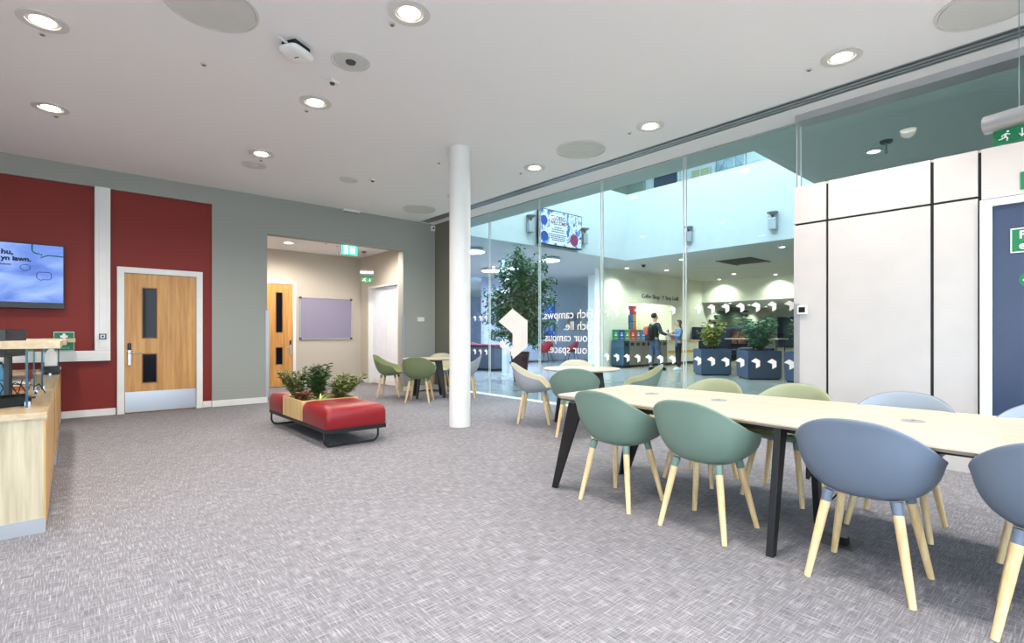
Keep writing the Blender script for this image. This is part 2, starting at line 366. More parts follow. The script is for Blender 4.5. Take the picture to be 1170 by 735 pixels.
for i, (s, z) in enumerate([('Eich campws.', 1.445), ('Eich lle.', 1.255), ('Your campus.', 1.065), ('Your space.', .87)]):
    t = text('lettering', s, M_DECAL, .20, (XG - .0085, 5.17, z), (0, 1, 0), (0, 0, 1), panes[2])
    w = max(v.co.y for v in t.data.vertices) - min(v.co.y for v in t.data.vertices); tgt = [1.13, .62, 1.12, 1.0][i]
    y0 = 5.17 - panes[2].location.y
    for v in t.data.vertices: v.co.y = y0 + (v.co.y - y0) * tgt / w
g = G(); g.box(XG - .02, XG + .02, 2.2, 9.2, H - .02, H); struct(g.build('trim_7', M_ALU))

# ---- atrium shell beyond the glass
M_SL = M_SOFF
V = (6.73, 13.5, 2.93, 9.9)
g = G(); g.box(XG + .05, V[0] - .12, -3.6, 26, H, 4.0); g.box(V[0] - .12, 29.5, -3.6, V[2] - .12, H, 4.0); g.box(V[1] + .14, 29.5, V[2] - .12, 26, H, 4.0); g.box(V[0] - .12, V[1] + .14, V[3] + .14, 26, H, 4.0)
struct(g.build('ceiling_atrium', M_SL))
UT = 5.68
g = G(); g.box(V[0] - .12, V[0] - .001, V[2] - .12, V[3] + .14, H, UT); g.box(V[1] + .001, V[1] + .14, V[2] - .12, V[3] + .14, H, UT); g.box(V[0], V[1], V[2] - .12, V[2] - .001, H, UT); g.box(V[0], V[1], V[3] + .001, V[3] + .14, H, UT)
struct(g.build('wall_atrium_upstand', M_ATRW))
# near part of the upstand is only as tall as the floor edge
g = G(); g.box(4.0, 19.5, -.2, .0, 4.0, 7.9); g.box(4.0, 19.5, 14, 14.2, 4.0, 7.9); g.box(4.0, 4.2, 0, 14, 4.0, 7.9); g.box(16.6, 16.8, 0, 14, 4.0, 7.9); struct(g.build('wall_upper_floor', M_WHITEWALL))
g = G(); g.box(4, 6.6, -.2, 14.2, 7.9, 8.1); g.box(13.6, 19.5, -.2, 14.2, 7.9, 8.1); g.box(6.6, 13.6, -.2, 2.8, 7.9, 8.1); g.box(6.6, 13.6, 10, 14.2, 7.9, 8.1); struct(g.build('ceiling_upper', M_WHITEWALL))
g = G(); g.box(15, 29.4, -3.6, -3.4, 0, H); g.box(6.26, 15, -3.6, -3.4, 0, H); struct(g.build('wall_atrium_south', M_CREAM))
# cream cafe wall with a servery opening, its left end, bulkhead and recess
g = G(); g.box(14.2, 15.9, 11.6, 11.8, 0, H); g.box(15.9, 18.9, 11.6, 11.8, 2.42, H); g.box(18.9, 29.4, 11.6, 11.8, 0, H); g.box(15.9, 18.9, 11.6, 11.8, 0, .95)
struct(g.build('wall_cafe', M_CREAM))
g = G(); g.box(15.7, 19.1, 13.2, 13.4, 0, H); g.box(15.7, 15.9, 11.8, 13.2, 0, H); g.box(18.9, 19.1, 11.8, 13.2, 0, H); struct(g.build('wall_servery', M_CREAM))
sbox('wall_bulkhead', M_CREAM, 21.4, 21.55, -3.4, 11.6, 2.62, H)
sbox('ceiling_cafe', M_CEIL, 21.55, 29.2, -3.4, 11.6, 2.62, 2.7)
sbox('wall_cafe_recess', M_CREAM, 29.2, 29.4, -3.4, 11.6, 0, H)
# lounge walls at the left
M_BLUEWALL = mat('pale_blue_grey_wall', 'b9c0d2', .8)
sbox('wall_lounge_back', M_BLUEWALL, 12.9, 26, 16.6, 16.8, 0, H)
sbox('wall_lounge_far', mat('grey_board_wall', '8289a0', .8, var=.12, vscale=3), 6.3, 26, 25.6, 25.8, 0, H)
sbox('wall_lounge_left', M_BLUEWALL, 6.26, 6.4, 9.62, 25.6, 0, H)
# ================================================================== OBJECTS
# ---- round structural column
c = thing('column', 'round white structural column standing free in the middle of the carpet', 'column', (3.78, 5.37, 0))
auto_smooth(G().lathe([(.135, .0), (.135, H)], (3.78, 5.37, 0), 48).build('shaft', M_WHITE, c))
auto_smooth(G().lathe([(.006, 0), (.006, .003)], (0, 0, 0), 8).build('screw', M_SILVER, c)).location = (-.09, -.103, .06)

# ---- trunking on the red wall
t = thing('trunking', 'white plastic cable trunking dropping down the red wall and turning left behind the desk', 'cable trunking', (.35, YW, .8))
g = G(); g.box(.257, .435, YW - .05, YW + .05, .945, 3.298); g.box(-3.0, .435, YW - .05, YW + .05, .80, .945)
g.build('duct', M_WHITE, t, bevel=.005)
g = G(); g.box(.305, .40, YW - .058, YW - .05, .98, 3.298); g.box(-3.0, .41, YW - .058, YW - .05, .83, .925); g.build('duct_cover', M_WHITE, t, bevel=.003)
s = box('outlet_plate', M_BLACKP, .305, .388, YW - .068, YW - .058, 1.11, 1.19, t, bevel=.002)
g = G(); g.box(.32, .373, YW - .071, YW - .068, 1.125, 1.175); g.build('outlet_insert', M_ALU, s); box('outlet_socket', M_BLACKP, .333, .36, YW - .073, YW - .071, 1.137, 1.163, s)

# ---- wall screen over the desk
tv = thing('wall_screen', 'large display with blue cloudy message slide on the red wall above the desk', 'screen', (-.78, YW, 2.0))
box('casing', M_BLACKP, -1.49, -.063, YW - .075, YW - .02, 1.565, 2.40, tv, bevel=.004)
box('bottom_bezel', M_BLACKP, -1.49, -.063, YW - .082, YW - .02, 1.53, 1.60, tv, bevel=.003)
g = G(); g.box(-1.0, -.5, YW - .02, YW + .045, 1.75, 2.2); g.build('wall_bracket', M_DKGREY, tv)
sc_ = box('display', screenmat('blue_cloud_slide', [(.30, '3550b0'), (.42, '4f74d0'), (.55, '7d9de2'), (.72, 'a9c0ee')], (1.3, 1, 3.0), .68, .6), -1.475, -.078, YW - .078, YW - .075, 1.61, 2.385, tv)
M_INK = mat('screen_dark_ink', '10102a', .6); M_TEAL = mat('screen_teal_line', '157a7c', .6)
Y_ = YW - .079
text('slide_text', 'hu,', M_INK, .085, (-.685, Y_, 2.235), (1.1, 0, 0), (0, 0, 1), sc_, depth=.0005, bold=.004)
text('slide_text', 'a yn iawn.', M_INK, .082, (-.745, Y_, 2.155), (1.05, 0, 0), (0, 0, 1), sc_, depth=.0005, bold=.004)
g = G(); g.tube([(-.39, Y_, 2.385), (-.39, Y_, 2.30), (-.37, Y_, 2.275), (-.33, Y_, 2.262), (-.295, Y_, 2.258), (-.305, Y_, 2.21), (-.235, Y_, 2.252), (-.08, Y_, 2.245)], .0095, 6); g.build('speech_bubble', M_TEAL, sc_)
def bubble(x0, x1, z0, z1, m):
    r = .02; pts = [(x0 + r, Y_, z0), (x0, Y_, z0 + r), (x0, Y_, z1 - r), (x0 + r, Y_, z1), (x1 - r, Y_, z1), (x1, Y_, z1 - r), (x1, Y_, z0 + r), (x1 - r, Y_, z0), (x0 + .055, Y_, z0), (x0 + .04, Y_, z0 - .02), (x0 + .03, Y_, z0)]
    G().tube(pts, .004, 6, closed=True).build('speech_bubble', m, sc_)
bubble(-.505, -.41, 2.035, 2.105, mat('screen_mid_blue', '2d4fa8', .6)); bubble(-.345, -.20, 1.92, 2.02, M_INK)
g = G()
for (x0, x1, z) in [(-.70, -.60, 2.09)]:
    x = x0
    while x < x1: w = random.uniform(.008, .02); g.box(x, x + w, Y_ - .0005, Y_, z, z + .018); x += w + .006
g.build('small_print', M_INK, sc_)

# ---- green first aid notice
n = thing('first_aid_notice', 'green notice with white cross symbol on the red wall above the trunking', 'sign', (-.07, YW, 1.08))
box('backing', mat('sign_green', '0f7a4a', .5), -.178, .038, YW + .02, YW + .044, .95, 1.215, n)
g = G(); g.box(-.178, .038, YW + .016, YW + .02, 1.207, 1.215); g.box(-.178, .038, YW + .016, YW + .02, .95, .956); g.box(-.178, -.172, YW + .016, YW + .02, .956, 1.207); g.box(.032, .038, YW + .016, YW + .02, .956, 1.207); g.build('border', M_ALU, n)
g = G(); g.box(-.085, -.055, YW + .015, YW + .02, 1.11, 1.19); g.box(-.11, -.03, YW + .0145, YW + .02, 1.135, 1.165); g.build('cross', M_DECAL, n)
g = G(); [g.box(-.13, -.01, YW + .015, YW + .02, z, z + .006) for z in (.98, .998)]; g.build('print_line', mat('sign_pale_green', '8cc7a6', .5), n)

# ---- reception desk
dk = thing('reception_desk', 'pale wood reception desk with silver plinth running along the left to the red wall', 'desk', (-.5, 6.7, 0))
g = G(); g.box(-1.0, -.125, 4.125, 6.15, .085, .665); g.build('carcass', M_DESKFRONT, dk)
box('end_panel', M_DESKFRONT, -1.0, -.122, 4.10, 4.125, .085, .665, dk)
box('side_panel', M_DESKSIDE, -.125, -.112, 4.102, 6.15, .01, .665, dk)
box('side_panel', M_DESKSIDE, -.13, -.105, 6.153, 7.75, .085, .665, dk); box('side_panel', M_DESKSIDE, -.13, -.10, 7.753, 9.36, .085, .665, dk)
g = G(); g.box(-1.0, -.13, 6.15, 9.36, .0, .665); g.build('carcass', M_DESKSIDE, dk)
box('plinth', M_ALU, -1.0, -.1125, 4.094, 4.12, .0, .085, dk); box('plinth', M_ALU, -.13, -.10, 6.153, 9.36, .0, .085, dk)
box('desktop', M_DESKTOP, -1.02, -.105, 4.085, 9.36, .675, .71, dk, bevel=.002)
box('desktop_edge', M_DESKFRONT, -1.01, -.11, 4.095, 9.36, .665, .675, dk)
# raised shelves on glass screens
for (x0, x1, y0, y1, gy0, gy1, zt, lab) in [(-.75, -.05, 4.3, 5.62, 4.44, 5.6, 1.13, 'nearest raised wooden counter shelf on clear glass, over the front end of the desk'),
                                   (-.75, -.028, 5.72, 7.9, 5.78, 7.85, 1.13, 'second raised wooden counter shelf on clear glass, behind the nearest one'),
                                   (-.29, .045, 8.45, 9.3, 8.5, 9.28, 1.125, 'small raised shelf on glass at the far wall end of the desk')]:
    s = thing('counter_shelf', lab, 'shelf', ((x0 + x1) / 2, (y0 + y1) / 2, .71), group='raised counter shelves on the reception desk')
    box('shelf_board', M_DESKTOP, x0, x1, y0, y1, zt - .045, zt, s, bevel=.002)
    xg = -.21 if y0 < 5 else (-.18 if y0 < 6 else -.115)
    p = box('glass_upstand', M_SCRGLASS, xg - .005, xg + .005, gy0, gy1, .71, zt - .045, s); box('glass_edge', mat('dark_glass_edge', '1d4f66', .15), xg - .006, xg + .006, gy0 - .002, gy0 + .004, .711, zt - .046, p)
    for yy in (gy0 + .1, gy1 - .1): box('glass_clamp', M_SILVER, xg - .015, xg + .015, yy - .02, yy + .02, .71, .74, s, bevel=.002)
# things on the desk
def monitor(x, y, z, rz, lab, w=.5):
    m = thing('computer_monitor', lab, 'monitor', (x, y, z), rz)
    def L(o): return o
    G().box(-w / 2, w / 2, -.012, .02, .31, .50).build('screen_housing', M_BLACKP, m, world=False, bevel=.004)
    G().box(-w / 2 + .012, w / 2 - .012, -.0125, -.012, .325, .485).build('display', mat('dark_display', '0a0c12', .1), m, world=False)
    G().box(-.03, .03, .02, .045, 0, .40).build('stand', M_BLACKP, m, world=False); G().box(-.12, .12, -.08, .12, 0, .012).build('base', M_BLACKP, m, world=False, bevel=.003)
monitor(-.30, 5.0, .71, radians(75), 'black computer monitor seen edge-on behind the nearest counter shelf', .34)
bt = thing('water_bottle', 'pale blue plastic bottle on the desk behind the black monitor stand', 'bottle', (-.42, 5.6, .71)); auto_smooth(G().lathe([(.035, 0), (.037, .02), (.037, .17), (.018, .21), (.016, .23)], (-.42, 5.6, .71), 20).build('bottle_body', mat('pale_blue_plastic', '6fb4dc', .3), bt)); auto_smooth(G().lathe([(.019, .23), (.019, .25), (0, .252)], (-.42, 5.6, .71), 16).build('cap', M_BLACKP, bt))
fo_ = thing('paper_tray', 'orange and white paper tray on the desk behind the telephone', 'paper tray', (-.36, 5.95, .71)); box('tray', mat('orange_plastic', 'c8692c', .5), -.5, -.24, 5.8, 6.1, .71, .75, fo_, bevel=.004); box('papers', M_DECAL, -.49, -.25, 5.81, 6.09, .75, .79, fo_)
ph = thing('desk_phone', 'black desk telephone with grey base on the desk, behind the first glass screen', 'telephone', (-.32, 4.62, .71), radians(25))
g = G(); g.prism([(-.09, 0), (.10, 0), (.10, .02), (-.03, .075), (-.09, .06)], 'x', -.1, .1); g.build('base', M_BLACKP, ph, world=False, bevel=.006)
g = G(); g.tube([(-.075, -.09, .06), (-.078, -.07, .085), (-.078, 0, .095), (-.078, .08, .085), (-.075, .1, .06)], [.024, .026, .016, .026, .024], 12); g.build('handset', M_BLACKP, ph, world=False, smooth=True)
g = G(); [g.box(-.03 + i * .03, -.01 + i * .03, -.06 + j * .028, -.042 + j * .028, .03, .06 - j * .006) for i in range(4) for j in range(3)]; g.build('keypad', M_BLACKP, ph, world=False)
ms = thing('computer_mouse', 'black computer mouse at the very edge of the desk beside the telephone', 'mouse', (-.42, 4.25, .71), radians(120))
g = G(); g.loft([[(.045 * k * cos(a), .07 * k * sin(a), z) for a in [2 * pi * i / 20 for i in range(20)]] for k, z in ((1, 0), (1.03, .012), (.9, .035), (.5, .048), (.1, .051))]); g.build('mouse_body', M_BLACKP, ms, world=False, smooth=True)
G().tube([(0, .06, .012), (.02, .14, .006), (-.04, .25, .005), (.03, .36, .005)], .003, 6).build('cord', M_BLACKP, ms, world=False)
cb = G()
for k in range(6):
    x = -.55 + .05 * k; cb.tube([(x, 5.15 + .03 * k, .716), (x + .03, 5.2, .78 + .03 * (k % 3)), (x + .09, 5.22, .88 - .02 * k), (x + .12, 5.25, .80), (x + .15, 5.3 + .02 * k, .716)], .004, 6)
tag(cb.build('cable_bundle', M_BLACKP), 'tangle of black cables on the desk in front of the monitors', 'cables')
lh = thing('leaflet_holder', 'small black leaflet stand with white leaflet near the far end of the desk', 'leaflet holder', (-.16, 8.0, .71), radians(-10))
G().box(-.06, .06, -.05, .05, 0, .10).build('holder', M_BLACKP, lh, world=False, bevel=.004); G().prism([(-.05, .10), (.04, .10), (.04, .24), (-.01, .31), (-.05, .28)], 'y', -.012, .012).build('leaflet', M_DECAL, lh, world=False)

# ---- noticeboard in the lobby
nb = thing('noticeboard', 'lilac felt noticeboard in aluminium frame on the lobby back wall', 'noticeboard', (4.68, 12.08, 1.6))
nx0, nx1, nz0, nz1 = 3.99, 5.25, 1.065, 2.06
box('felt_panel', mat('lilac_felt', '8a859c', .95, bump=.3, bscale=400), nx0 + .02, nx1 - .02, 12.075, 12.098, nz0 + .02, nz1 - .02, nb)
g = G(); g.box(nx0, nx1, 12.065, 12.1, nz0, nz0 + .025); g.box(nx0, nx1, 12.065, 12.1, nz1 - .025, nz1); g.box(nx0, nx0 + .025, 12.065, 12.1, nz0 + .025, nz1 - .025); g.box(nx1 - .025, nx1, 12.065, 12.1, nz0 + .025, nz1 - .025); g.build('frame', M_ALU, nb, bevel=.003)
for x in (nx0, nx1 - .045):
    for z in (nz0, nz1 - .045): box('corner_cap', M_DKGREY, x - .003, x + .048, 12.058, 12.098, z - .003, z + .048, nb, bevel=.004)

# ---- emergency signs
M_SG = mat('exit_green', '0b7a4b', .45); M_SGL = mat('lit_exit_green', '35c79a', .4, emit='45e0b0', estr=.9)
def runner(g, fx, s):   # running figure and arrow, drawn in (u,v) with a mapper fx
    P = lambda pts, k=0: g.add([fx(a * s, b * s, k) for a, b in pts] + [fx(a * s, b * s, k + 1) for a, b in pts], [tuple(range(len(pts))), tuple(range(len(pts), 2 * len(pts)))[::-1]] + [(i, (i + 1) % len(pts), len(pts) + (i + 1) % len(pts), len(pts) + i) for i in range(len(pts))])
    P([(.62 + .09 * cos(a), .86 + .09 * sin(a)) for a in [2 * pi * i / 10 for i in range(10)]])
    P([(.40, .72), (.56, .76), (.52, .48), (.38, .42)]); P([(.53, .74), (.80, .60), (.78, .54), (.52, .64)]); P([(.42, .72), (.22, .62), (.18, .46), (.25, .45), (.29, .57), (.42, .62)])
    P([(.40, .46), (.20, .36), (.0, .34), (.0, .25), (.24, .26), (.46, .38)]); P([(.42, .46), (.54, .46), (.66, .28), (.60, .04), (.52, .06), (.55, .26), (.44, .38)])
def arrow_down(g, fx, s, o):
    for pts in ([(.16, .9), (.26, .9), (.26, .2), (.16, .2)], [(0, .42), (.21, .08), (.42, .42), (.42, .52), (.21, .24), (0, .52)]):
        pts = [(a + o, b) for a, b in pts]; n = len(pts)
        g.add([fx(a * s, b * s, 0) for a, b in pts] + [fx(a * s, b * s, 1) for a, b in pts], [tuple(range(n)), tuple(range(n, 2 * n))[::-1]] + [(i, (i + 1) % n, n + (i + 1) % n, n + i) for i in range(n)])
def hanging_sign(loc, rz, L, r, top, label, scale=1.0, wires=1, sh=.10):
    s = thing('emergency_exit_light', label, 'exit sign', loc, rz)
    g = G(); n = 24
    g.loft([[(x, r * k * cos(2 * pi * i / n), r * k * sin(2 * pi * i / n)) for i in range(n)] for x, k in ((0, .8), (.004, 1), (L - .004, 1), (L, .8))]); auto_smooth(g.build('lamp_tube', M_ALU, s, world=False))
    G().box(L * .08, L * .95, -.004, .004, -r - sh, -r + .004).build('sign_panel', M_SG, s, world=False)
    p = s.children[-1] if s.children[-1].name.startswith('sign_panel') else [c for c in s.children if c.name.startswith('sign_panel')][0]
    for side in (-1, 1):
        g = G(); x0 = L * .08
        fx = (lambda a, b, k: (x0 + .03 + a, side * (.0045 + k * .001), -r - sh + .012 + b)) if side < 0 else (lambda a, b, k: (L * .95 - .03 - a, side * (.0045 + k * .001), -r - sh + .012 + b))
        runner(g, fx, sh * .8); g.build('running_figure', M_DECAL, p, world=False); g = G(); arrow_down(g, fx, sh * .75, 1.45); g.build('down_arrow', M_DECAL, p, world=False)
    G().lathe([(.045, top - .035), (.05, top - .03), (.05, top), (.0, top)], (L * .3, 0, 0), 16).build('ceiling_rose', M_GREY, s, world=False)
    for k in range(wires): G().tube([(L * .3 + (k - .5) * .02 * (wires - 1), 0, top - .03), (L * .3 + (k - .5) * .12 * (wires - 1), 0, r * .95)], .0025, 6).build('suspension_wire', M_GREY, s, world=False)
    return s
hanging_sign((5.0, .53, 2.685), radians(-104), .62, .065, H - 2.685, 'hanging tubular emergency light with green running man exit sign, top right', 1, 1, .10)
hanging_sign((5.02, 11.1, 2.60), radians(-25), .30, .085, 3.1 - 2.60, 'small tubular emergency light with green sign hanging on wires in the lobby', 1, 2, .13)
e = thing('exit_sign_box', 'bright lit green exit box under the head of the lobby opening', 'exit sign', (4.1, 9.8, 3.1))
x0 = 4.03; box('housing', M_WHITE, x0, x0 + .36, 9.80, 9.84, 2.765, 2.985, e, bevel=.004); p = box('lit_panel', M_SGL, x0 + .02, x0 + .34, 9.795, 9.80, 2.78, 2.97, e)
box('door_symbol', mat('lit_sign_white', 'ffffff', .4, emit='eafff6', estr=1.6), x0 + .06, x0 + .14, 9.793, 9.795, 2.80, 2.95, p); box('door_symbol', mat('lit_sign_white'), x0 + .19, x0 + .29, 9.793, 9.795, 2.81, 2.94, p)
box('drop_rod', M_WHITE, x0 + .16, x0 + .20, 9.81, 9.83, 2.985, 3.1, e)
r_ = thing('ceiling_edge_light', 'slim white emergency fitting where the sage wall meets the ceiling', 'light fitting', (4.06, YW, H)); box('body', M_WHITE, 3.9, 4.22, YW - .09, YW, H - .04, H, r_, bevel=.004); box('diffuser', M_GREY, 3.92, 4.2, YW - .08, YW - .01, H - .046, H - .04, r_)
sw = thing('thermostat', 'small white control box on the sage wall right of the opening', 'thermostat', (5.6, YW, 1.5)); box('body', M_WHITE, 5.52, 5.69, YW - .03, YW, 1.46, 1.55, sw, bevel=.006); box('dial_cover', M_WHITE, 5.54, 5.60, YW - .036, YW - .03, 1.475, 1.53, sw, bevel=.002)
cm = thing('security_camera', 'tiny white sensor with dark lens in the top corner of sage wall', 'sensor', (5.9, YW, 3.45)); box('body', M_WHITE, 5.86, 5.95, YW - .05, YW, 3.42, 3.53, cm, bevel=.006); box('lens', M_BLACKP, 5.885, 5.925, YW - .053, YW - .05, 3.455, 3.495, cm)

# ---- white cladding with black shadow gaps, door and fire signs
XC = 5.74
sbox('wall_cladding_core', M_BLACK, XC + .02, 6.12, -3.58, 2.075, 0, 2.70)
cols = [(2.085, 1.785), (1.763, .962), (.938, .650)]
pn = 0
for (a, b) in cols:
    for (z0, z1) in ((.0, 2.315), (2.335, 2.72)):
        sbox('wall_panel_%d' % pn, M_CLAD, XC, XC + .02, b, a, z0, z1, bevel=.002); pn += 1
sbox('wall_panel_6', M_CLAD, XC, XC + .02, -.55, .628, 2.30, 2.72, bevel=.002)
sbox('wall_panel_7', M_CLAD, XC, XC + .02, -3.58, -.57, 0, 2.72, bevel=.002)
sbox('wall_panel_8', M_CLAD, XC + .02, 6.12, 2.076, 2.085, 0, 2.72); sbox('wall_panel_9', M_CLAD, XC + .02, 6.12, -3.58, 2.075, 2.701, 2.72)
sbox('trim_8', M_ALU, XC - .004, XC, 2.028, 2.083, .02, 1.50)
d = thing('door_4', 'x', 'door', (XC, .02, 0)); del d['label']; del d['category']; struct(d)
M_BLUED = mat('dark_blue_door', '33425f', .35)
box('door_leaf', M_BLUED, XC - .005, XC + .018, -.47, .555, .01, 2.225, d)
g = G(); g.box(XC - .025, XC + .02, .56, .636, 0, 2.29); g.box(XC - .025, XC + .02, -.55, -.475, 0, 2.29); g.box(XC - .025, XC + .02, -.475, .56, 2.23, 2.29); g.build('door_frame', mat('pale_blue_door_frame', 'dfe6ea', .35), d, bevel=.003)
G().tube([(XC - .005, .36, 1.0), (XC - .06, .36, 1.0), (XC - .06, .22, 1.0)], .011, 10).build('lever_handle', M_BLACKP, d)
s = thing('fire_exit_notice', 'green notice with white border reading Fire exit on the blue door', 'sign', (XC, .3, 1.93))
box('backing', M_SG, XC - .009, XC - .005, .02, .455, 1.83, 2.03, s)
g = G(); w = .008; g.box(XC - .011, XC - .009, .022, .453, 1.832, 1.832 + w); g.box(XC - .011, XC - .009, .022, .453, 2.028 - w, 2.028); g.box(XC - .011, XC - .009, .453 - w, .453, 1.832 + w, 2.028 - w); g.box(XC - .011, XC - .009, .022, .022 + w, 1.832 + w, 2.028 - w); g.build('border', M_DECAL, s)
text('lettering', 'Fire', M_DECAL, .085, (XC - .010, .405, 1.945), (0, -1, 0), (0, 0, 1), s, bold=.002); text('lettering', 'exit', M_DECAL, .085, (XC - .010, .405, 1.86), (0, -1, 0), (0, 0, 1), s, bold=.002)
s = thing('push_notice', 'round green arrow notice below the Fire exit notice on blue door', 'sign', (XC, .3, 1.61))
G().prism([(.345 + .06 * cos(2 * pi * i / 24), 1.61 + .06 * sin(2 * pi * i / 24)) for i in range(24)], 'x', XC - .009, XC - .005).build('disc', M_SG, s)
G().prism([(.385, 1.61), (.36, 1.635), (.36, 1.62), (.31, 1.62), (.31, 1.60), (.36, 1.60), (.36, 1.585)], 'x', XC - .011, XC - .009).build('arrow', M_DECAL, s)
s = thing('exit_notice', 'plain green notice fixed on the white panel above the blue door', 'sign', (XC, .3, 2.45)); box('backing', M_SG, XC - .006, XC, -.1, .397, 2.335, 2.475, s)
s = thing('door_controller', 'white square thermostat with black screen on the left cladding edge', 'controller', (XC, 2.02, 1.42)); box('body', M_WHITE, XC - .022, XC, 1.955, 2.045, 1.385, 1.475, s, bevel=.004); box('display', M_BLACKP, XC - .024, XC - .022, 1.97, 2.03, 1.405, 1.46, s)

# ---- ceiling fittings
M_DIFF = mat('ceiling_disc_grey', 'cfcfcc', .7); M_TRIM = mat('satin_lamp_trim', 'd6d4d1', .35)
def downlight():
    r = thing('downlight', 'x', 'ceiling light', (0, 0, H))
    auto_smooth(G().ring((0, 0), .105, .155, -.012, -.0005).build('trim_ring', M_TRIM, r, world=False))
    auto_smooth(G().lathe([(.106, -.001), (.08, -.006), (.104, -.0005)], (0, 0, 0), 32).build('reflector', mat('lamp_reflector', 'd9d7d2', .3), r, world=False))
    auto_smooth(G().lathe([(.078, -.0065), (.072, -.013), (.0, -.015)], (0, 0, 0), 24).build('lens', M_BULB, r, world=False))
    light('downlight_beam', 'SPOT', (0, 0, -.03), DOWN_W, DOWN_C, size=.07, rot=(0, 0, 0), parent=r, spot=radians(150), blend=.9)
    return r
dl0 = downlight(); first = True
XS = {-.16: 'left', 1.9: 'middle', 5.01: 'right'}
YS = [7.232, 5.27, 3.35, 1.437, -.5, -2.4]
names = {(-.16, 5.27): 'lit round downlight in the far top left corner of the photo', (-.16, 7.232): 'lit round downlight on the left, nearest the red wall and screen',
 (1.9, 7.232): 'lit round downlight beside a small grey ceiling disc, nearest the lobby opening', (1.9, 5.27): 'lit round downlight just past the tiny white sensor in mid ceiling', (1.9, 3.35): 'large lit downlight cut by the top edge above the column',
 (5.01, 5.27): 'lit round downlight closest to the white column, along the slot diffuser', (5.01, 3.35): 'lit round downlight between two grey discs along the slot diffuser', (5.01, 1.437): 'lit round downlight at upper right, reflected in the glass'}
for x in XS:
    for y in YS:
        lab = names.get((x, y), 'lit round ceiling downlight behind the viewpoint, out of the photo')
        o = dl0 if first else dup(dl0); first = False
        place(o, (x, y, H), 0, lab, 'round recessed downlights')
M_DOT = mat('sensor_grey', '77767a', .5)
def dot():
    r = thing('ceiling_sensor', 'x', 'sensor', (0, 0, H)); G().lathe([(.028, 0), (.027, -.006), (.012, -.008), (.0, -.008)], (0, 0, 0), 20).build('plate', M_TRIM, r, world=False); G().lathe([(.016, -.010), (.014, -.016), (0, -.018)], (0, 0, 0), 16).build('eye', M_DOT, r, world=False); return r
d0 = dot(); first = True
for x, y, l in [(-.17, 5.50, 'tiny round sensor just below the top left downlight'), (-.12, 7.47, 'tiny round sensor beside the downlight nearest the screen'), (.89, 5.18, 'tiny grey round sensor alone on the left ceiling, between downlight rows'), (1.9, 5.53, 'tiny round sensor beside the mid ceiling downlight'),
                (1.87, 3.56, 'tiny round sensor beside the large top edge downlight'), (1.97, 7.51, 'tiny round sensor beside the downlight nearest the lobby'), (5.03, 5.59, 'tiny round sensor beside the downlight closest to the column'), (5.0, 3.63, 'tiny round sensor beside the downlight between two discs'),
                (5.03, 1.70, 'tiny round sensor beside the upper right downlight'), (3.87, 6.0, 'tiny sensor on the ceiling just left of the column head')]:
    o = d0 if first else dup(d0); first = False; place(o, (x, y, H), 0, l, 'tiny ceiling sensors')
def disc(x, y, r, label, centre=0, group='flat round ceiling diffusers'):
    s = thing('ceiling_diffuser', label, 'ceiling diffuser', (x, y, H), group=group)
    auto_smooth(G().lathe([(r - .02, -.001), (r - .025, -.008), (0, -.008)], (x, y, H), 48).build('face', M_DIFF, s)); auto_smooth(G().ring((x, y), r - .012, r, H - .012, H - .0005, 48).build('rim', M_TRIM, s))
    if centre: auto_smooth(G().lathe([(centre, -.008), (centre * .9, -.02), (0, -.022)], (x, y, H), 24).build('centre_cap', M_DKGREY if centre < .05 else M_TRIM, s))
disc(.78, 4.24, .31, 'large flat grey ceiling disc cut by the top edge at upper left'); disc(4.98, 4.37, .32, 'large flat grey ceiling disc near the slot, right of the column')
disc(5.01, 8.45, .31, 'flat grey ceiling disc in the far corner just left of the column'); disc(5.04, .50, .32, 'large grey ceiling disc at top right above the hanging exit light')
disc(1.85, 4.28, .165, 'round ceiling plate with dark centre, right of the white wireless unit', .045); disc(1.943, 7.77, .165, 'small grey ceiling disc with raised centre beside lobby-end downlight', .06); disc(3.228, 7.556, .14, 'small pale round ceiling disc above the lobby opening')
w = thing('wireless_access_point', 'white rounded oval wireless unit on black mount on the ceiling', 'wireless unit', (1.41, 4.35, H), radians(30))
G().box(-.085, .085, -.07, .07, -.045, 0).build('mount', M_BLACKP, w, world=False)
se = lambda a, b, n=4: [(a * math.copysign(abs(cos(t)) ** (2 / n), cos(t)), b * math.copysign(abs(sin(t)) ** (2 / n), sin(t))) for t in [2 * pi * i / 36 for i in range(36)]]
G().loft([[(x, y, z) for x, y in se(.125 * k, .10 * k)] for k, z in ((.92, -.045), (1, -.053), (1, -.075), (.93, -.088), (.6, -.094))]).build('shell', M_WHITE, w, world=False, smooth=True)
G().box(-.19, -.10, -.008, .008, -.04, -.025).build('cable_plug', M_WHITE, w, world=False); G().box(.0, .010, -.02, .02, -.097, -.093).build('logo_mark', M_DKGREY, w, world=False)
for x, y, l in [(1.86, 4.72, 'small square white motion detector on the ceiling beside the dark-centred plate'), (3.51, 7.31, 'small square white motion detector above the lobby opening')]:
    s = thing('motion_detector', l, 'motion detector', (x, y, H), radians(20), group='square motion detectors'); G().box(-.05, .05, -.04, .04, -.025, 0).build('base', M_WHITE, s, world=False, bevel=.006); G().lathe([(.025, -.025), (.02, -.04), (0, -.045)], (0, 0, 0), 16).build('lens', M_DKGREY, s, world=False)
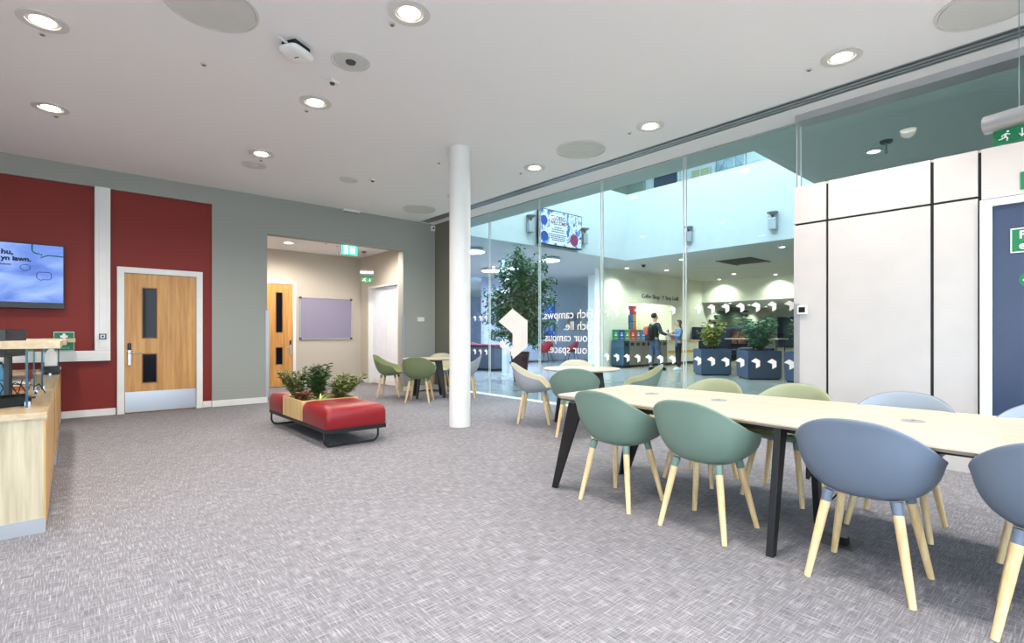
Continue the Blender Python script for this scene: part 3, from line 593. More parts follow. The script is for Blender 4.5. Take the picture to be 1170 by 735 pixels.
# lobby lights
s = thing('lobby_downlight', 'bright round light in the lobby ceiling above the oak door', 'ceiling light', (3.43, 11.05, 3.1)); auto_smooth(G().ring((3.43, 11.05), .085, .11, 3.09, 3.0995).build('trim_ring', M_TRIM, s)); G().lathe([(.085, -.001), (.08, -.009), (0, -.012)], (3.43, 11.05, 3.1), 24).build('lens', M_BULB, s)
light('lobby_beam', 'SPOT', (0, 0, -.03), 130, (1, .9, .8), size=.08, parent=s, spot=radians(170), blend=.6)
s = thing('lobby_downlight', 'lobby ceiling light hidden behind the head of the opening', 'ceiling light', (4.6, 10.0, 3.1)); auto_smooth(G().ring((4.6, 10.0), .085, .11, 3.09, 3.0995).build('trim_ring', M_TRIM, s)); G().lathe([(.085, -.001), (.08, -.009), (0, -.012)], (4.6, 10.0, 3.1), 24).build('lens', M_BULB, s)
light('lobby_beam', 'SPOT', (0, 0, -.03), 130, (1, .9, .8), size=.08, parent=s, spot=radians(170), blend=.6)
for x, y, l in [(4.05, 10.6, 'left of two small sensors in the lobby ceiling'), (4.35, 10.75, 'right of two small sensors in the lobby ceiling')]:
    o = place(dup(d0), (x, y, 3.1), 0, l, 'tiny lobby ceiling sensors')
# ---- tub chairs
def rim_h(c):
    a = min(1, max(0, (c - .06) / .26)); a = a * a * (3 - 2 * a)
    return .47 + .12 * a + .21 * c ** 3
def shell_pts(off=0.0, smax=1.0, rows=17, n=48, lip=True):
    rings = []
    for k in range(rows):
        t = (k + .6) / (rows - .4) * smax; ph = t * pi / 2; r = sin(ph) ** .70; ring = []
        zz = (1 - cos(ph)) ** 1.25
        for i in range(n):
            th = 2 * pi * i / n; e = 2 / 2.5
            ux = math.copysign(abs(sin(th)) ** e, sin(th)); uy = math.copysign(abs(cos(th)) ** e, cos(th))     # th = 0 front (+y)
            c = (1 - uy) / 2; h = rim_h(c); rx = .275; ry = .235 if uy > 0 else .255
            fl = 1 + (.03 if k == rows - 1 and lip and smax == 1 else 0)
            x = rx * r * ux * fl * (1 + .05 * zz); y = -.01 + ry * r * uy * fl
            y -= .055 * zz * c * c
            z = .40 + (h - .40) * zz + off + .02 * max(0, r * uy) * (1 - zz) + .012 * r * r * (1 - zz)
            ring.append((x, y, z))
        rings.append(ring)
    return rings
SHELLS = {}
def chair_proto(kind, colour, padcol, inner, rough=.42):
    mi = mat(kind + '_chair_inside', inner, .5)
    m = mat(kind + '_chair_shell', colour, rough, bump=.05, bscale=500); mp = mat(kind + '_seat_pad', padcol, .85, bump=.3, bscale=350)
    r = thing('tub_chair', 'x', 'chair')
    g = G(); g.loft(shell_pts(), cap=False); g.add(shell_pts()[0], [tuple(range(48))])
    o = g.build('shell', m, r, world=False, smooth=True); o.data.materials.append(mi); s = o.modifiers.new('thick', 'SOLIDIFY'); s.material_offset = 1; s.thickness = .011; s.offset = -1; s.use_even_offset = False
    ss = o.modifiers.new('sub', 'SUBSURF'); ss.levels = ss.render_levels = 1
    g = G(); P = shell_pts(.014, .62, 8, 36, False); Q = shell_pts(.032, .59, 8, 36, False)
    g.loft(P + Q[::-1], cap=True); g.build('seat_pad', mp, r, world=False, smooth=True)
    for sx in (-1, 1):
        for sy in (-1, 1):
            top = Vector((sx * .135, sy * .125 - .01, .415)); foot = Vector((sx * .205, sy * .205, 0)); d = foot - top
            l = G().tube([top + d * .10, top + d * .45, foot], [.0215, .0195, .0145], 14).build('leg', M_LEG, r, world=False, smooth=False); auto_smooth(l)
            auto_smooth(G().tube([top - d * .02, top + d * .04, top + d * .11], [.025, .0235, .0222], 14).build('collar', m, l, world=False))
    return r
def face(dx, dy): return math.atan2(dy, dx) - pi / 2
CH = {}
CH['green'] = chair_proto('sage_green', '70877a', '8a9060', '969c7c')
CH['blue'] = chair_proto('slate_blue', '6c7889', '7a8698', '8b97a5')
CH['white'] = chair_proto('pale_grey', 'a6aab0', 'bdbb88', 'c6c2ae')
CH['olive'] = chair_proto('moss_green', '76825c', '87924a', '87925f')
used = set()
def chair(kind, x, y, dx, dy, label, group):
    p = CH[kind]; o = p if kind not in used else dup(p); used.add(kind); return place(o, (x, y, 0), face(dx, dy), label, group)
GL = 'tub chairs along the long table'; G1 = 'tub chairs around the round table by the glass'; G2 = 'tub chairs around the far round table'
chair('green', 2.95, 2.21, 1, .02, 'sage green tub chair on near side of the long table, furthest left', GL)
chair('green', 2.94, 1.555, 1, .0, 'sage green tub chair on near side of long table, beside the middle black leg', GL)
chair('blue', 2.91, .72, 1, .02, 'blue-grey tub chair in front of the long table, seen whole at lower right', GL)
chair('blue', 2.89, .06, 1, .05, 'blue-grey tub chair cut off by the right edge of the photo', GL)
chair('green', 3.88, 2.12, -1, 0, 'green tub chair on the glass side of the long table, furthest left', GL)
chair('green', 3.92, 1.50, -1, 0, 'green tub chair on the glass side of long table, in front of the planters', GL)
chair('blue', 3.83, .81, -1, 0, 'pale blue-grey tub chair behind the long table against the white panels', GL)
chair('blue', 3.80, .12, -1, 0, 'pale blue-grey tub chair behind the long table in front of the blue door', GL)
chair('white', 4.72, 4.95, .62, -.78, 'pale grey tub chair seen side-on, left of the round table by the glass', G1)
chair('green', 4.47, 4.02, .75, .66, 'green tub chair with its back to us at the round table by the glass', G1)
chair('white', 5.57, 4.97, -.72, -.69, 'pale grey tub chair on the far side of the round table by the glass', G1)
chair('green', 5.48, 3.86, -.66, .75, 'green tub chair seen side-on, right of the round table by the glass', G1)
chair('olive', 4.58, 8.78, .75, -.66, 'moss green tub chair seen side-on, left of the far round table', G2)
chair('olive', 4.63, 7.80, .68, .73, 'moss green tub chair with its back to us at the far round table', G2)
chair('white', 5.62, 8.72, -.70, -.71, 'pale grey tub chair on the far side of the far round table, by the wall', G2)
chair('white', 5.62, 7.83, -.75, .66, 'pale grey tub chair partly hidden by the column at the far round table', G2)

# ---- tables
def tab_leg(parent, top, foot, w0, w1, kind, dirs, z1=.67):
    """tapered sheet-metal leg: flat plank or L profile made of flaps along dirs"""
    g = G()
    for d in dirs:
        d = Vector((d[0], d[1], 0)).normalized(); nrm = Vector((-d.y, d.x, 0)) * .009
        T = Vector((*top, z1)); Fo = Vector((*foot, 0.0))
        if kind == 'L': q = [T - nrm, T + d * w0 - nrm, Fo + d * w1 - nrm, Fo - nrm, T + nrm, T + d * w0 + nrm, Fo + d * w1 + nrm, Fo + nrm]
        else:
            nrm = nrm * 2; q = [T - d * w0 / 2 - nrm, T + d * w0 / 2 - nrm, Fo + d * w1 / 2 - nrm, Fo - d * w1 / 2 - nrm, T - d * w0 / 2 + nrm, T + d * w0 / 2 + nrm, Fo + d * w1 / 2 + nrm, Fo - d * w1 / 2 + nrm]
        g.add(q, [(0, 1, 2, 3), (7, 6, 5, 4), (0, 4, 5, 1), (1, 5, 6, 2), (2, 6, 7, 3), (3, 7, 4, 0)])
    return g.build('leg', M_BLACK, parent, bevel=.002)
def top_slab(poly, z0, z1, chamfer, parent, m):
    cx_ = sum(p[0] for p in poly) / len(poly); cy_ = sum(p[1] for p in poly) / len(poly)
    def inset(k): 
        out = []
        for x, y in poly:
            v = Vector((x - cx_, y - cy_)); L = v.length; out.append((cx_ + v.x * (L - k) / L, cy_ + v.y * (L - k) / L))
        return out
    g = G(); g.loft([[(x, y, z0) for x, y in inset(chamfer)], [(x, y, z1 - .008) for x, y in poly], [(x, y, z1) for x, y in inset(.001)]], cap=True)
    return g.build('table_top', m, parent)
lt = thing('long_meeting_table', 'long pale birch boat-shaped table on splayed black legs', 'table', (3.2, .6, 0))
poly = [(2.72, 2.60), (2.676, 2.57), (2.672, 2.2), (2.655, 1.73), (2.622, 1.22), (2.578, .85), (2.545, .35), (2.54, -.2), (2.57, -.9), (2.63, -1.55), (2.68, -1.58), (3.62, -1.5), (3.66, -1.45), (3.71, -.7), (3.735, 0), (3.75, .5), (3.76, 1.09), (3.745, 1.7), (3.72, 2.3), (3.70, 2.66), (3.66, 2.69)]
poly = [(x * 1.088, y * 1.088) for x, y in poly]
top_slab(poly, .672, .698, .03, lt, M_TABLE)
g = G(); g.box(2.98, 3.03, -1.3, 2.5, .63, .671); g.box(3.6, 3.65, -1.3, 2.5, .63, .671); g.box(3.03, 3.6, 1.05, 1.1, .63, .671); g.box(3.03, 3.6, 2.4, 2.45, .63, .671); g.build('under_frame', M_BLACK, lt)
tab_leg(lt, (2.80, 2.57), (2.80, 2.745), .14, .05, 'L', [(1, 0), (0, -1)]); tab_leg(lt, (3.60, 2.50), (3.52, 2.62), .14, .05, 'L', [(-1, 0), (0, -1)])
for yy in (1.13, -.35): tab_leg(lt, (2.93, yy), (2.80, yy), .09, .05, 'P', [(1, 0)]); tab_leg(lt, (3.42, yy), (3.5, yy), .09, .05, 'P', [(1, 0)])
tab_leg(lt, (2.82, -1.4), (2.80, -1.5), .14, .05, 'L', [(1, 0), (0, 1)]); tab_leg(lt, (3.50, -1.35), (3.52, -1.45), .14, .05, 'L', [(-1, 0), (0, 1)])
for (x, y) in [(3.52, 2.34), (3.54, 1.79), (3.48, .657), (3.42, -.5)]:
    gm = G().lathe([(.055, 0), (.055, .003), (.048, .005), (0, .005)], (x, y, .698), 32).build('cable_grommet', M_GREY, lt, smooth=False); auto_smooth(gm)
    G().box(x - .012, x + .012, y - .006, y + .006, .7028, .7045).build('flap', M_DKGREY, gm); 
# cable drop under the table and floor box
fb = thing('floor_box', 'dark floor socket box set in the carpet under the long table', 'floor box', (3.28, .95, 0)); box('lid', M_DKGREY, 3.18, 3.38, .86, 1.06, 0, .006, fb, bevel=.002); box('plug', M_BLACKP, 3.22, 3.28, .9, .96, .006, .05, fb, bevel=.004)
pc = G(); pc.tube([(3.25, .60, .62), (3.22, .75, .45), (3.20, .93, .30), (3.16, 1.02, .18), (3.18, 1.04, .06), (3.25, .93, .03)], .005, 8)
pc.tube([(3.3, 1.0, .66), (3.27, 1.03, .58), (3.22, 1.08, .42), (3.2, 1.09, .34)], [.01, .03, .025, .01], 8)
tag(pc.build('power_cable', M_BLACKP), 'black power cable dropping from the long table to the floor box', 'cable')
def round_table(x, y, label):
    t = thing('round_table', label, 'table', (x, y, 0), group='round birch tables')
    top_slab([(x + .5 * cos(2 * pi * i / 64), y + .5 * sin(2 * pi * i / 64)) for i in range(64)], .71, .735, .02, t, M_TABLE)
    g = G(); g.box(x - .25, x + .25, y - .025, y + .025, .67, .709); g.box(x - .025, x + .025, y - .25, y + .25, .67, .709); g.build('under_frame', M_BLACK, t)
    for a in (20, 110, 200, 290):
        a = radians(a); tab_leg(t, (x + .22 * cos(a), y + .22 * sin(a)), (x + .36 * cos(a), y + .36 * sin(a)), .13, .055, 'P', [(cos(a + .9), sin(a + .9))], .708)
round_table(5.06, 4.43, 'round birch-topped table beside the glass partition on black legs'); round_table(5.12, 8.28, 'round birch-topped table in the far corner, partly behind the column')
cbl = G(); cbl.tube([(5.25, 8.15, .67), (5.3, 8.05, .3), (5.38, 8.1, .04), (5.5, 8.25, .006), (5.7, 8.3, .006)], .005, 6); tag(cbl.build('power_cable', M_BLACKP), 'thin cable hanging under the far round table', 'cable')

# ---- red bench with planter
bn = thing('planter_bench', 'red upholstered bench with built-in wooden planter on black sled legs', 'bench', (2.32, 6.1, 0))
M_REDL = mat('red_upholstery', '86131d', .36, bump=.12, bscale=120)
bx0, bx1 = 1.96, 2.63
def cushion(y0, y1, yr=None):
    g = G(); rings = []
    N = 10
    for z, ins in [(.20, .0), (.205, -.004), (.33, -.004), (.375, .004), (.40, .02), (.415, .045), (.42, .09)]:
        ring = []
        X0, X1, Y0, Y1 = bx0 + ins, bx1 - ins, y0 + (ins if yr != 'far' else max(ins, 0)), y1 - ins
        if yr == 'near': Y1 = y1
        if yr == 'far': Y0 = y0
        rc = .05
        for (cx_, cy_, a0) in ((X1 - rc, Y1 - rc, 0), (X0 + rc, Y1 - rc, 90), (X0 + rc, Y0 + rc, 180), (X1 - rc, Y0 + rc, 270)):
            for i in range(6):
                a = radians(a0 + 18 * i); ring.append((cx_ + rc * cos(a), cy_ + rc * sin(a), z))
        rings.append(ring)
    return g.loft(rings).build('seat_cushion', M_REDL, bn, smooth=True)
cushion(5.13, 5.86, 'near'); cushion(6.54, 7.12, 'far')
g = G(); w = .018
g.box(bx0, bx0 + w, 5.865, 6.535, .20, .425); g.box(bx1 - w, bx1, 5.865, 6.535, .20, .425); g.box(bx0 + w, bx1 - w, 5.865, 5.865 + w, .20, .425); g.box(bx0 + w, bx1 - w, 6.535 - w, 6.535, .20, .425); g.box(bx0 + w, bx1 - w, 5.88, 6.52, .20, .215)
g.build('planter_box', M_PLANTER, bn)
box('soil', mat('potting_soil', '2b2019', .95, bump=.8, bscale=60), bx0 + w, bx1 - w, 5.883, 6.517, .215, .385, bn)
g = G(); g.box(bx0 + .005, bx1 - .005, 5.135, 7.115, .155, .20); g.build('base_frame', M_BLACK, bn, bevel=.003)
for yy in (5.22, 7.03):
    P = []; x0, x1 = bx0 + .01, bx1 - .06; r = .07
    P = [(x0, yy, .16), (x0, yy, .012 + r)] + [(x0 + r - r * cos(radians(a)), yy, .012 + r - r * sin(radians(a))) for a in (22, 45, 67, 90)] + [(x1 - r, yy, .012)] + [(x1 - r + r * sin(radians(a)), yy, .012 + r - r * cos(radians(a))) for a in (22, 45, 67, 90)] + [(x1, yy, .16)]
    G().tube(P, .012, 10).build('sled_leg', M_BLACK, bn, smooth=True)

# ---- plants
def leaf(g, p, d, L, w, curl=.25, roll=0):
    d = Vector(d).normalized(); up = Vector((0, 0, 1)) if abs(d.z) < .95 else Vector((1, 0, 0)); s = d.cross(up).normalized(); n = s.cross(d).normalized()
    s = (Matrix.Rotation(roll, 3, d) @ s); n = s.cross(d)
    p = Vector(p); a = p; t = p + d * L - n * L * curl; m1 = p + d * L * .4 + n * w * .0; m2 = p + d * L * .75 - n * L * curl * .45
    g.add([a, m1 + s * w - n * w * .25, m1, m1 - s * w - n * w * .25, m2 + s * w * .7 - n * w * .2, m2, m2 - s * w * .7 - n * w * .2, t],
          [(0, 1, 2), (0, 2, 3), (1, 4, 5, 2), (2, 5, 6, 3), (4, 7, 5), (5, 7, 6)])
def shrub(name, label, x, y, z, h, spread, nst, m, L, w, rng, per=16, lean=(0, 0), cat='plant', group=None, pots=None, droop=.25):
    t = thing(name, label, cat, (x, y, z), group=group); st = G(); fo = G()
    for k in range(nst):
        a = rng.uniform(0, 2 * pi); s = spread * rng.uniform(.25, 1); hh = h * rng.uniform(.62, 1)
        e = Vector((x + cos(a) * s + lean[0] * hh, y + sin(a) * s + lean[1] * hh, z + hh)); b = Vector((x + cos(a) * s * .18, y + sin(a) * s * .18, z)); mid = (b + e) / 2 + Vector((cos(a), sin(a), 0)) * s * -.08
        st.tube([b, mid, e], [.006, .005, .002], 5)
        for j in range(per):
            q = .22 + .78 * (j + rng.random()) / per; p = b * (1 - q) ** 2 + mid * 2 * q * (1 - q) + e * q * q
            la = rng.uniform(0, 2 * pi); leaf(fo, p, (cos(la), sin(la), rng.uniform(-.1, .9)), L * rng.uniform(.7, 1.15), w * rng.uniform(.8, 1.1), droop, rng.uniform(-.5, .5))
    st.build('stems', mat('plant_stem', '5b4a2c', .8), t); fo.build('foliage', m, t)
    return t
R = random.Random(5)
ML1 = leafmat('dark_leaf', '26401f', '41632f'); ML2 = leafmat('olive_leaf', '4c5a2a', '6d7a3a'); ML3 = leafmat('bright_leaf', '9fb45e', 'c3cf86'); ML4 = leafmat('bronze_leaf', '5a3523', '7d4f33'); ML5 = leafmat('fig_leaf', '27452b', '56824f'); ML6 = leafmat('yellow_green_leaf', '6f8a35', 'b4a84a'); ML7 = leafmat('mid_green_leaf', '2f5b3c', '5c8f66')
GB = 'plants in the bench planter'
shrub('leafy_plant', 'dark green bushy plant, tallest in the middle of the bench planter', 2.30, 6.26, .385, .43, .20, 28, ML1, .085, .020, R, 26, group=GB)
shrub('leafy_plant', 'dark olive plant at the left of the bench planter', 2.10, 6.36, .385, .38, .17, 22, ML2, .06, .017, R, 26, lean=(-.22, .15), group=GB)
shrub('leafy_plant', 'olive green spreading plant leaning right in the bench planter', 2.48, 6.12, .385, .31, .24, 30, ML2, .065, .018, R, 24, lean=(.45, -.35), group=GB)
shrub('leafy_plant', 'bronze brown low plant in the left corner of the bench planter', 2.06, 6.15, .385, .14, .09, 12, ML4, .055, .015, R, 12, group=GB)
t = thing('strap_leaf_plant', 'bright pale green strap-leaved plant at the front of the bench planter', 'plant', (2.22, 6.0, .385), group='plants in the bench planter'); fo = G()
for k in range(26):
    a = R.uniform(0, 2 * pi); L = R.uniform(.15, .25); el = R.uniform(.25, 1.1); p0 = Vector((2.22, 6.0, .385)); rows = []
    for j in range(6):
        q = j / 5; p = p0 + Vector((cos(a) * cos(el), sin(a) * cos(el), sin(el))) * L * q + Vector((0, 0, -.10 * q * q)); w = .011 * (1 - q ** 2.2) + .0005; s = Vector((-sin(a), cos(a), 0))
        rows += [p - s * w, p + s * w]
    fo.add(rows, [(2 * j, 2 * j + 1, 2 * j + 3, 2 * j + 2) for j in range(5)])
fo.build('foliage', ML3, t); G().lathe([(.02, 0), (.012, .03), (0, .035)], (2.22, 6.0, .385), 10).build('crown', M_PLANTER, t)
# ================================================================== BEYOND THE GLASS
# fig tree in a wine-red tapered pot
ft = thing('fig_tree', 'tall weeping fig tree in a wine red pot behind the white emblem on the glass', 'tree', (8.75, 9.75, 0))
auto_smooth(G().lathe([(.16, 0), (.25, .70), (.25, .74), (.225, .74), (.215, .68), (0, .68)], (8.75, 9.75, 0), 32).build('pot', mat('wine_red_pot', '4a1c22', .35), ft))
tr = G(); fo = G(); base = Vector((8.75, 9.75, .66)); R = random.Random(11); RT = Vector((.7547, -.656, 0)); FT = Vector((.656, .7547, 0))
for k in range(3): tr.tube([base + Vector((.05 * cos(k * 2.1), .05 * sin(k * 2.1), 0)), base + Vector((.03 * cos(k * 2.1 + 1), .03 * sin(k * 2.1 + 1), .7)), base + Vector((.1 * cos(k * 2.1), .1 * sin(k * 2.1), 1.5))], [.022, .018, .01], 7)
tips = [(-.55, 2.15), (.0, 2.75), (-.1, 2.5), (.62, 2.5), (.25, 2.45), (-.35, 2.35), (-.85, 1.55), (.85, 1.5), (-.6, 1.7), (.55, 1.85), (.1, 2.1), (-.95, 1.0), (.8, .85), (-.7, .55), (.45, .35), (0, .9), (.3, 1.2), (-.3, 1.4), (.6, .6), (-.45, .9), (0, 1.7), (.2, .5), (-.2, .45), (.75, 1.9), (-.15, 2.0), (.4, 1.55), (-.5, 1.2), (.55, 1.1), (.12, 2.3), (-.75, 1.25)]
for (a, b) in tips:
    for rep in range(3):
        fdep = R.uniform(-.55, .55); e = base + RT * (a + R.uniform(-.08, .08)) + FT * fdep + Vector((0, 0, b)); b0 = base + Vector((0, 0, min(.3 + b * .35, 1.3))); mid = (b0 + e) / 2 + Vector((0, 0, .18))
        tr.tube([b0, mid, e], [.012, .008, .003], 5)
        for j in range(88):
            q = R.uniform(.3, 1.03); p = b0 * (1 - q) ** 2 + mid * 2 * q * (1 - q) + e * q * q + Vector((R.gauss(0, .07), R.gauss(0, .07), R.gauss(-.03, .08)))
            la = R.uniform(0, 2 * pi); leaf(fo, p, (cos(la), sin(la), R.uniform(-.9, .2)), R.uniform(.085, .135), .027, .2, R.uniform(-.8, .8))
tr.build('trunk', mat('fig_bark', '6e6452', .8), ft); fo.build('foliage', ML5, ft)

# white column and lounge furniture
c = thing('atrium_column', 'slim round white column beyond the glass, left of the fig tree', 'column', (9.75, 11.5, 0)); auto_smooth(G().lathe([(.11, 0), (.11, H)], (9.75, 11.5, 0), 32).build('shaft', M_WHITE, c)); auto_smooth(G().lathe([(.13, 0), (.13, .03), (.11, .035)], (9.75, 11.5, 0), 32).build('base_ring', M_WHITE, c))
M_NAVY = mat('navy_upholstery', '232c4c', .85, bump=.2, bscale=200); M_CHAR = mat('charcoal_laminate', '4a4f59', .5)
def sofa(x, y, rz, L, hb, label, group):
    s = thing('high_back_sofa', label, 'sofa', (x, y, 0), rz, group)
    G().box(-L / 2, L / 2, -.35, .30, .15, .30).build('base', M_NAVY, s, world=False, bevel=.02)
    n = max(2, round(L / .65)); w = L / n
    for k in range(n): G().box(-L / 2 + k * w + .008, -L / 2 + (k + 1) * w - .008, -.22, .30, .30, .45).build('seat_cushion', M_NAVY, s, world=False, bevel=.03)
    G().box(-L / 2, L / 2, -.35, -.20, .30, hb).build('backrest', M_NAVY, s, world=False, bevel=.03)
    for k in (-1, 1): G().box(k * L / 2 - (.1 if k > 0 else 0), k * L / 2 + (.1 if k < 0 else 0), -.352, .31, .12, hb * .72).build('arm', M_NAVY, s, world=False, bevel=.03)
    for a in (-1, 1):
        for b in (-.28, .24): G().tube([(a * (L / 2 - .12), b, .16), (a * (L / 2 - .1), b, 0)], .015, 8).build('leg', M_BLACK, s, world=False)
    return s
sofa(8.8, 15.2, radians(165), 1.9, .95, 'navy blue high-back sofa beyond the glass at far left, by the column', 'lounge sofas'); sofa(8.2, 12.6, radians(60), 1.5, .85, 'navy blue sofa just beyond the glass at far left, nearest to the white column', 'lounge sofas')
dsk = thing('lounge_counter', 'charcoal counter beyond the glass, left of the fig tree pot', 'counter', (10.5, 13.0, 0)); box('body', M_CHAR, 10.2, 10.8, 12.6, 14.4, .08, .82, dsk, bevel=.01); box('top', mat('counter_red_top', '8a2a33', .5), 10.15, 10.85, 12.55, 14.45, .82, .86, dsk, bevel=.004); box('plinth', M_BLACK, 10.23, 10.77, 12.64, 14.36, 0, .08, dsk)
M_REDP = mat('red_chair_plastic', 'b02438', .4)
def red_chair(x, y, rz, label):
    s = thing('red_armchair', label, 'armchair', (x, y, 0), rz, 'red lounge chairs')
    g = G(); rings = []
    for k in range(9):
        t = (k + .5) / 8.5 * pi / 2; r = sin(t) ** .8; rings.append([(.33 * r * sin(a), .30 * r * cos(a), .40 + (.08 + .42 * ((1 - cos(a)) / 2)) * (1 - cos(t))) for a in [2 * pi * i / 24 for i in range(24)]])
    g.loft(rings, cap=False); g.add(rings[0], [tuple(range(24))]); o = g.build('shell', M_REDP, s, world=False, smooth=True); q = o.modifiers.new('thick', 'SOLIDIFY'); q.thickness = .03
    for a in (-1, 1):
        for b in (-1, 1): G().tube([(a * .14, b * .14, .41), (a * .26, b * .26, 0)], [.016, .012], 8).build('leg', M_DKGREY, s, world=False)
red_chair(16.6, 15.1, radians(60), 'red tub armchair beyond the glass below the lettering'); red_chair(15.6, 15.7, radians(-20), 'red tub armchair further left beyond the glass below the lettering'); red_chair(11.3, 14.9, radians(-90), 'red chair beyond the glass to the left of the fig tree')
t = thing('lounge_cabinet', 'low white cabinet against the pale blue lounge wall', 'cabinet', (15, 16.3, 0)); box('body', mat('white_melamine', 'c5cad6', .45), 12.95, 16.2, 16.05, 16.58, .05, .75, t, bevel=.005)
for k in range(5): o = box('cabinet_door', mat('white_melamine'), 12.98 + k * .64, 13.60 + k * .64, 16.03, 16.05, .08, .72, t, bevel=.003); box('handle', M_ALU, 13.5 + k * .64, 13.52 + k * .64, 16.01, 16.03, .45, .6, o)
t = thing('lounge_screen', 'dark display with blue picture on the pale blue lounge wall, beside the fig leaves', 'screen', (17, 16.6, 1.6)); box('casing', M_BLACKP, 15.75, 17.0, 16.5, 16.59, 1.0, 2.75, t, bevel=.005); box('display', screenmat('lounge_slide', [(.35, '0b1b55'), (.5, '1d4fb8'), (.62, '6fa2ec'), (.7, 'c8384c')], (3, 1, 3), .7), 15.8, 16.95, 16.49, 16.5, 1.06, 2.69, t)
t = thing('framed_picture', 'square gold-framed blue picture on the pale blue lounge wall', 'picture', (18.4, 16.6, 1.8)); 
g = G(); a, b, c0, c1, w = 17.95, 18.85, 1.40, 2.20, .06; g.box(a, a + w, 16.54, 16.6, c0, c1); g.box(b - w, b, 16.54, 16.6, c0, c1); g.box(a + w, b - w, 16.54, 16.6, c0, c0 + w); g.box(a + w, b - w, 16.54, 16.6, c1 - w, c1); g.build('frame', mat('gold_frame', 'a68a4e', .4), t)
box('picture', screenmat('blue_picture', [(.35, '14265e'), (.5, '3c78c8'), (.62, 'c9b45a'), (.7, 'a2402c')], (5, 1, 5), .25), a + w, b - w, 16.56, 16.58, c0 + w, c1 - w, t)
# round luminous ceiling discs
M_LUM = mat('cool_white_diffuser', 'ffffff', .5, emit='e4e9ff', estr=12)
for i, (x, y, l) in enumerate([(8.41, 11.34, 'nearest glowing round pendant, beside the white column'), (11.4, 14.28, 'glowing round pendant crossing the left glass joint'), (13.9, 17.2, 'small glowing round pendant in the third row of the lounge'), (15.5, 19.65, 'furthest small glowing round pendant over the lounge'), (11.17, 11.11, 'glowing round pendant above the fig tree'), (11.47, 13.28, 'faint glowing round pendant beside the atrium column'), (8.3, 17.5, 'glowing round pendant half hidden behind the white column')]):
    s = thing('disc_pendant', l, 'pendant light', (x, y, H), group='round glowing ceiling pendants')
    auto_smooth(G().lathe([(.33, -.10), (.345, -.09), (.345, -.04), (.30, -.03), (0, -.03)], (x, y, H), 40).build('housing', M_WHITE, s)); G().lathe([(.33, -.101), (.30, -.108), (0, -.112)], (x, y, H), 40).build('diffuser', M_LUM, s)
    G().tube([(x, y, H - .03), (x, y, H)], .02, 8).build('stem', M_WHITE, s)
    light('pendant_glow', 'AREA', (0, 0, -.13), 150, (.60, .66, 1), size=.6, parent=s)

# atrium wall display and flood lights
tv = thing('atrium_display', 'large bilingual welcome display hung high on the white atrium wall', 'screen', (10.25, 9.8, 4.1)); tilt = .0
box('casing', M_BLACKP, 9.42, 11.14, 9.74, 9.82, 3.62, 4.59, tv, bevel=.005); g = G(); g.box(10.0, 10.5, 9.82, 9.9, 3.9, 4.3); g.build('wall_bracket', M_DKGREY, tv)
D = box('display', screenmat('welcome_slide', [(.30, '14206a'), (.42, '2f66c4'), (.52, 'cfe4ff'), (.60, 'e9f2ff'), (.68, '3a6fd0'), (.75, '4b1f5c')], (2.6, 1, 2.2), .85, 3), 9.445, 11.115, 9.735, 9.74, 3.645, 4.565, tv)
M_MAR = mat('screen_maroon', '5a1430', .6)
box('slide_panel', mat('slide_pale_panel', '111111', .5, emit='dbe9fb', estr=.85), 9.82, 10.48, 9.731, 9.735, 3.70, 4.50, D)
text('slide_text', 'CROESO', M_MAR, .16, (10.15, 9.729, 4.33), (.95, 0, 0), (0, 0, 1), D, 'CENTER', .0005, .004); text('slide_text', 'WELCOME', M_MAR, .15, (10.15, 9.729, 4.20), (.85, 0, 0), (0, 0, 1), D, 'CENTER', .0005, .004)
g = G()
for z, w in [(4.11, .16), (4.05, .24), (3.99, .26), (3.91, .32), (3.86, .3), (3.81, .3), (3.76, .24)]:
    x = 10.15 - w
    while x < 10.15 + w: q = R.uniform(.02, .05); g.box(x, min(x + q, 10.15 + w), 9.7295, 9.731, z, z + .03); x += q + .015
g.build('small_print', M_INK, D)
for (x, z, r, c_) in [(9.60, 4.27, .13, '2b4fae'), (9.62, 3.84, .14, '1d4f9e'), (10.80, 3.86, .17, '8a2a5a'), (10.66, 4.1, .05, 'c9dcff')]:
    G().lathe([(r, -.001), (r, .001)], (0, 0, 0), 28).build('bauble_picture', mat('bauble_' + c_, '0a0a0a', .4, emit=c_, estr=.8), D, world=False).rotation_euler = (radians(90), 0, 0)
    o = D.children[-1] if False else [q for q in D.children if q.name.startswith('bauble_picture')][-1]; o.location = (x - tv.location.x, 9.731 - tv.location.y, z - tv.location.z)
def flood(x, y, z, rz, l):
    s = thing('wall_flood_light', l, 'wall light', (x, y, z), rz, 'grey flood lights on the atrium walls')
    G().box(-.095, .095, -.14, -.02, -.26, .04).build('gear_box', M_ALU, s, world=False, bevel=.015); G().box(-.05, .05, -.02, 0, -.15, 0).build('wall_plate', M_GREY, s, world=False)
    G().tube([(0, -.09, .04), (0, -.10, .13)], .025, 8).build('stem', M_DKGREY, s, world=False)
    auto_smooth(G().lathe([(.04, .11), (.13, .17), (.13, .19), (0, .18)], (0, -.10, 0), 20).build('lamp_head', M_GREY, s, world=False))
flood(9.19, 9.9, 4.15, 0, 'grey flood light on white atrium wall left of the display'); flood(11.35, 9.9, 4.10, 0, 'grey flood light on white atrium wall right of the display')
flood(13.5, 7.69, 4.10, radians(-90), 'grey flood light on white atrium wall by the central glass joint'); flood(13.5, 5.37, 4.10, radians(-90), 'grey flood light on white atrium wall next to the white cladding')
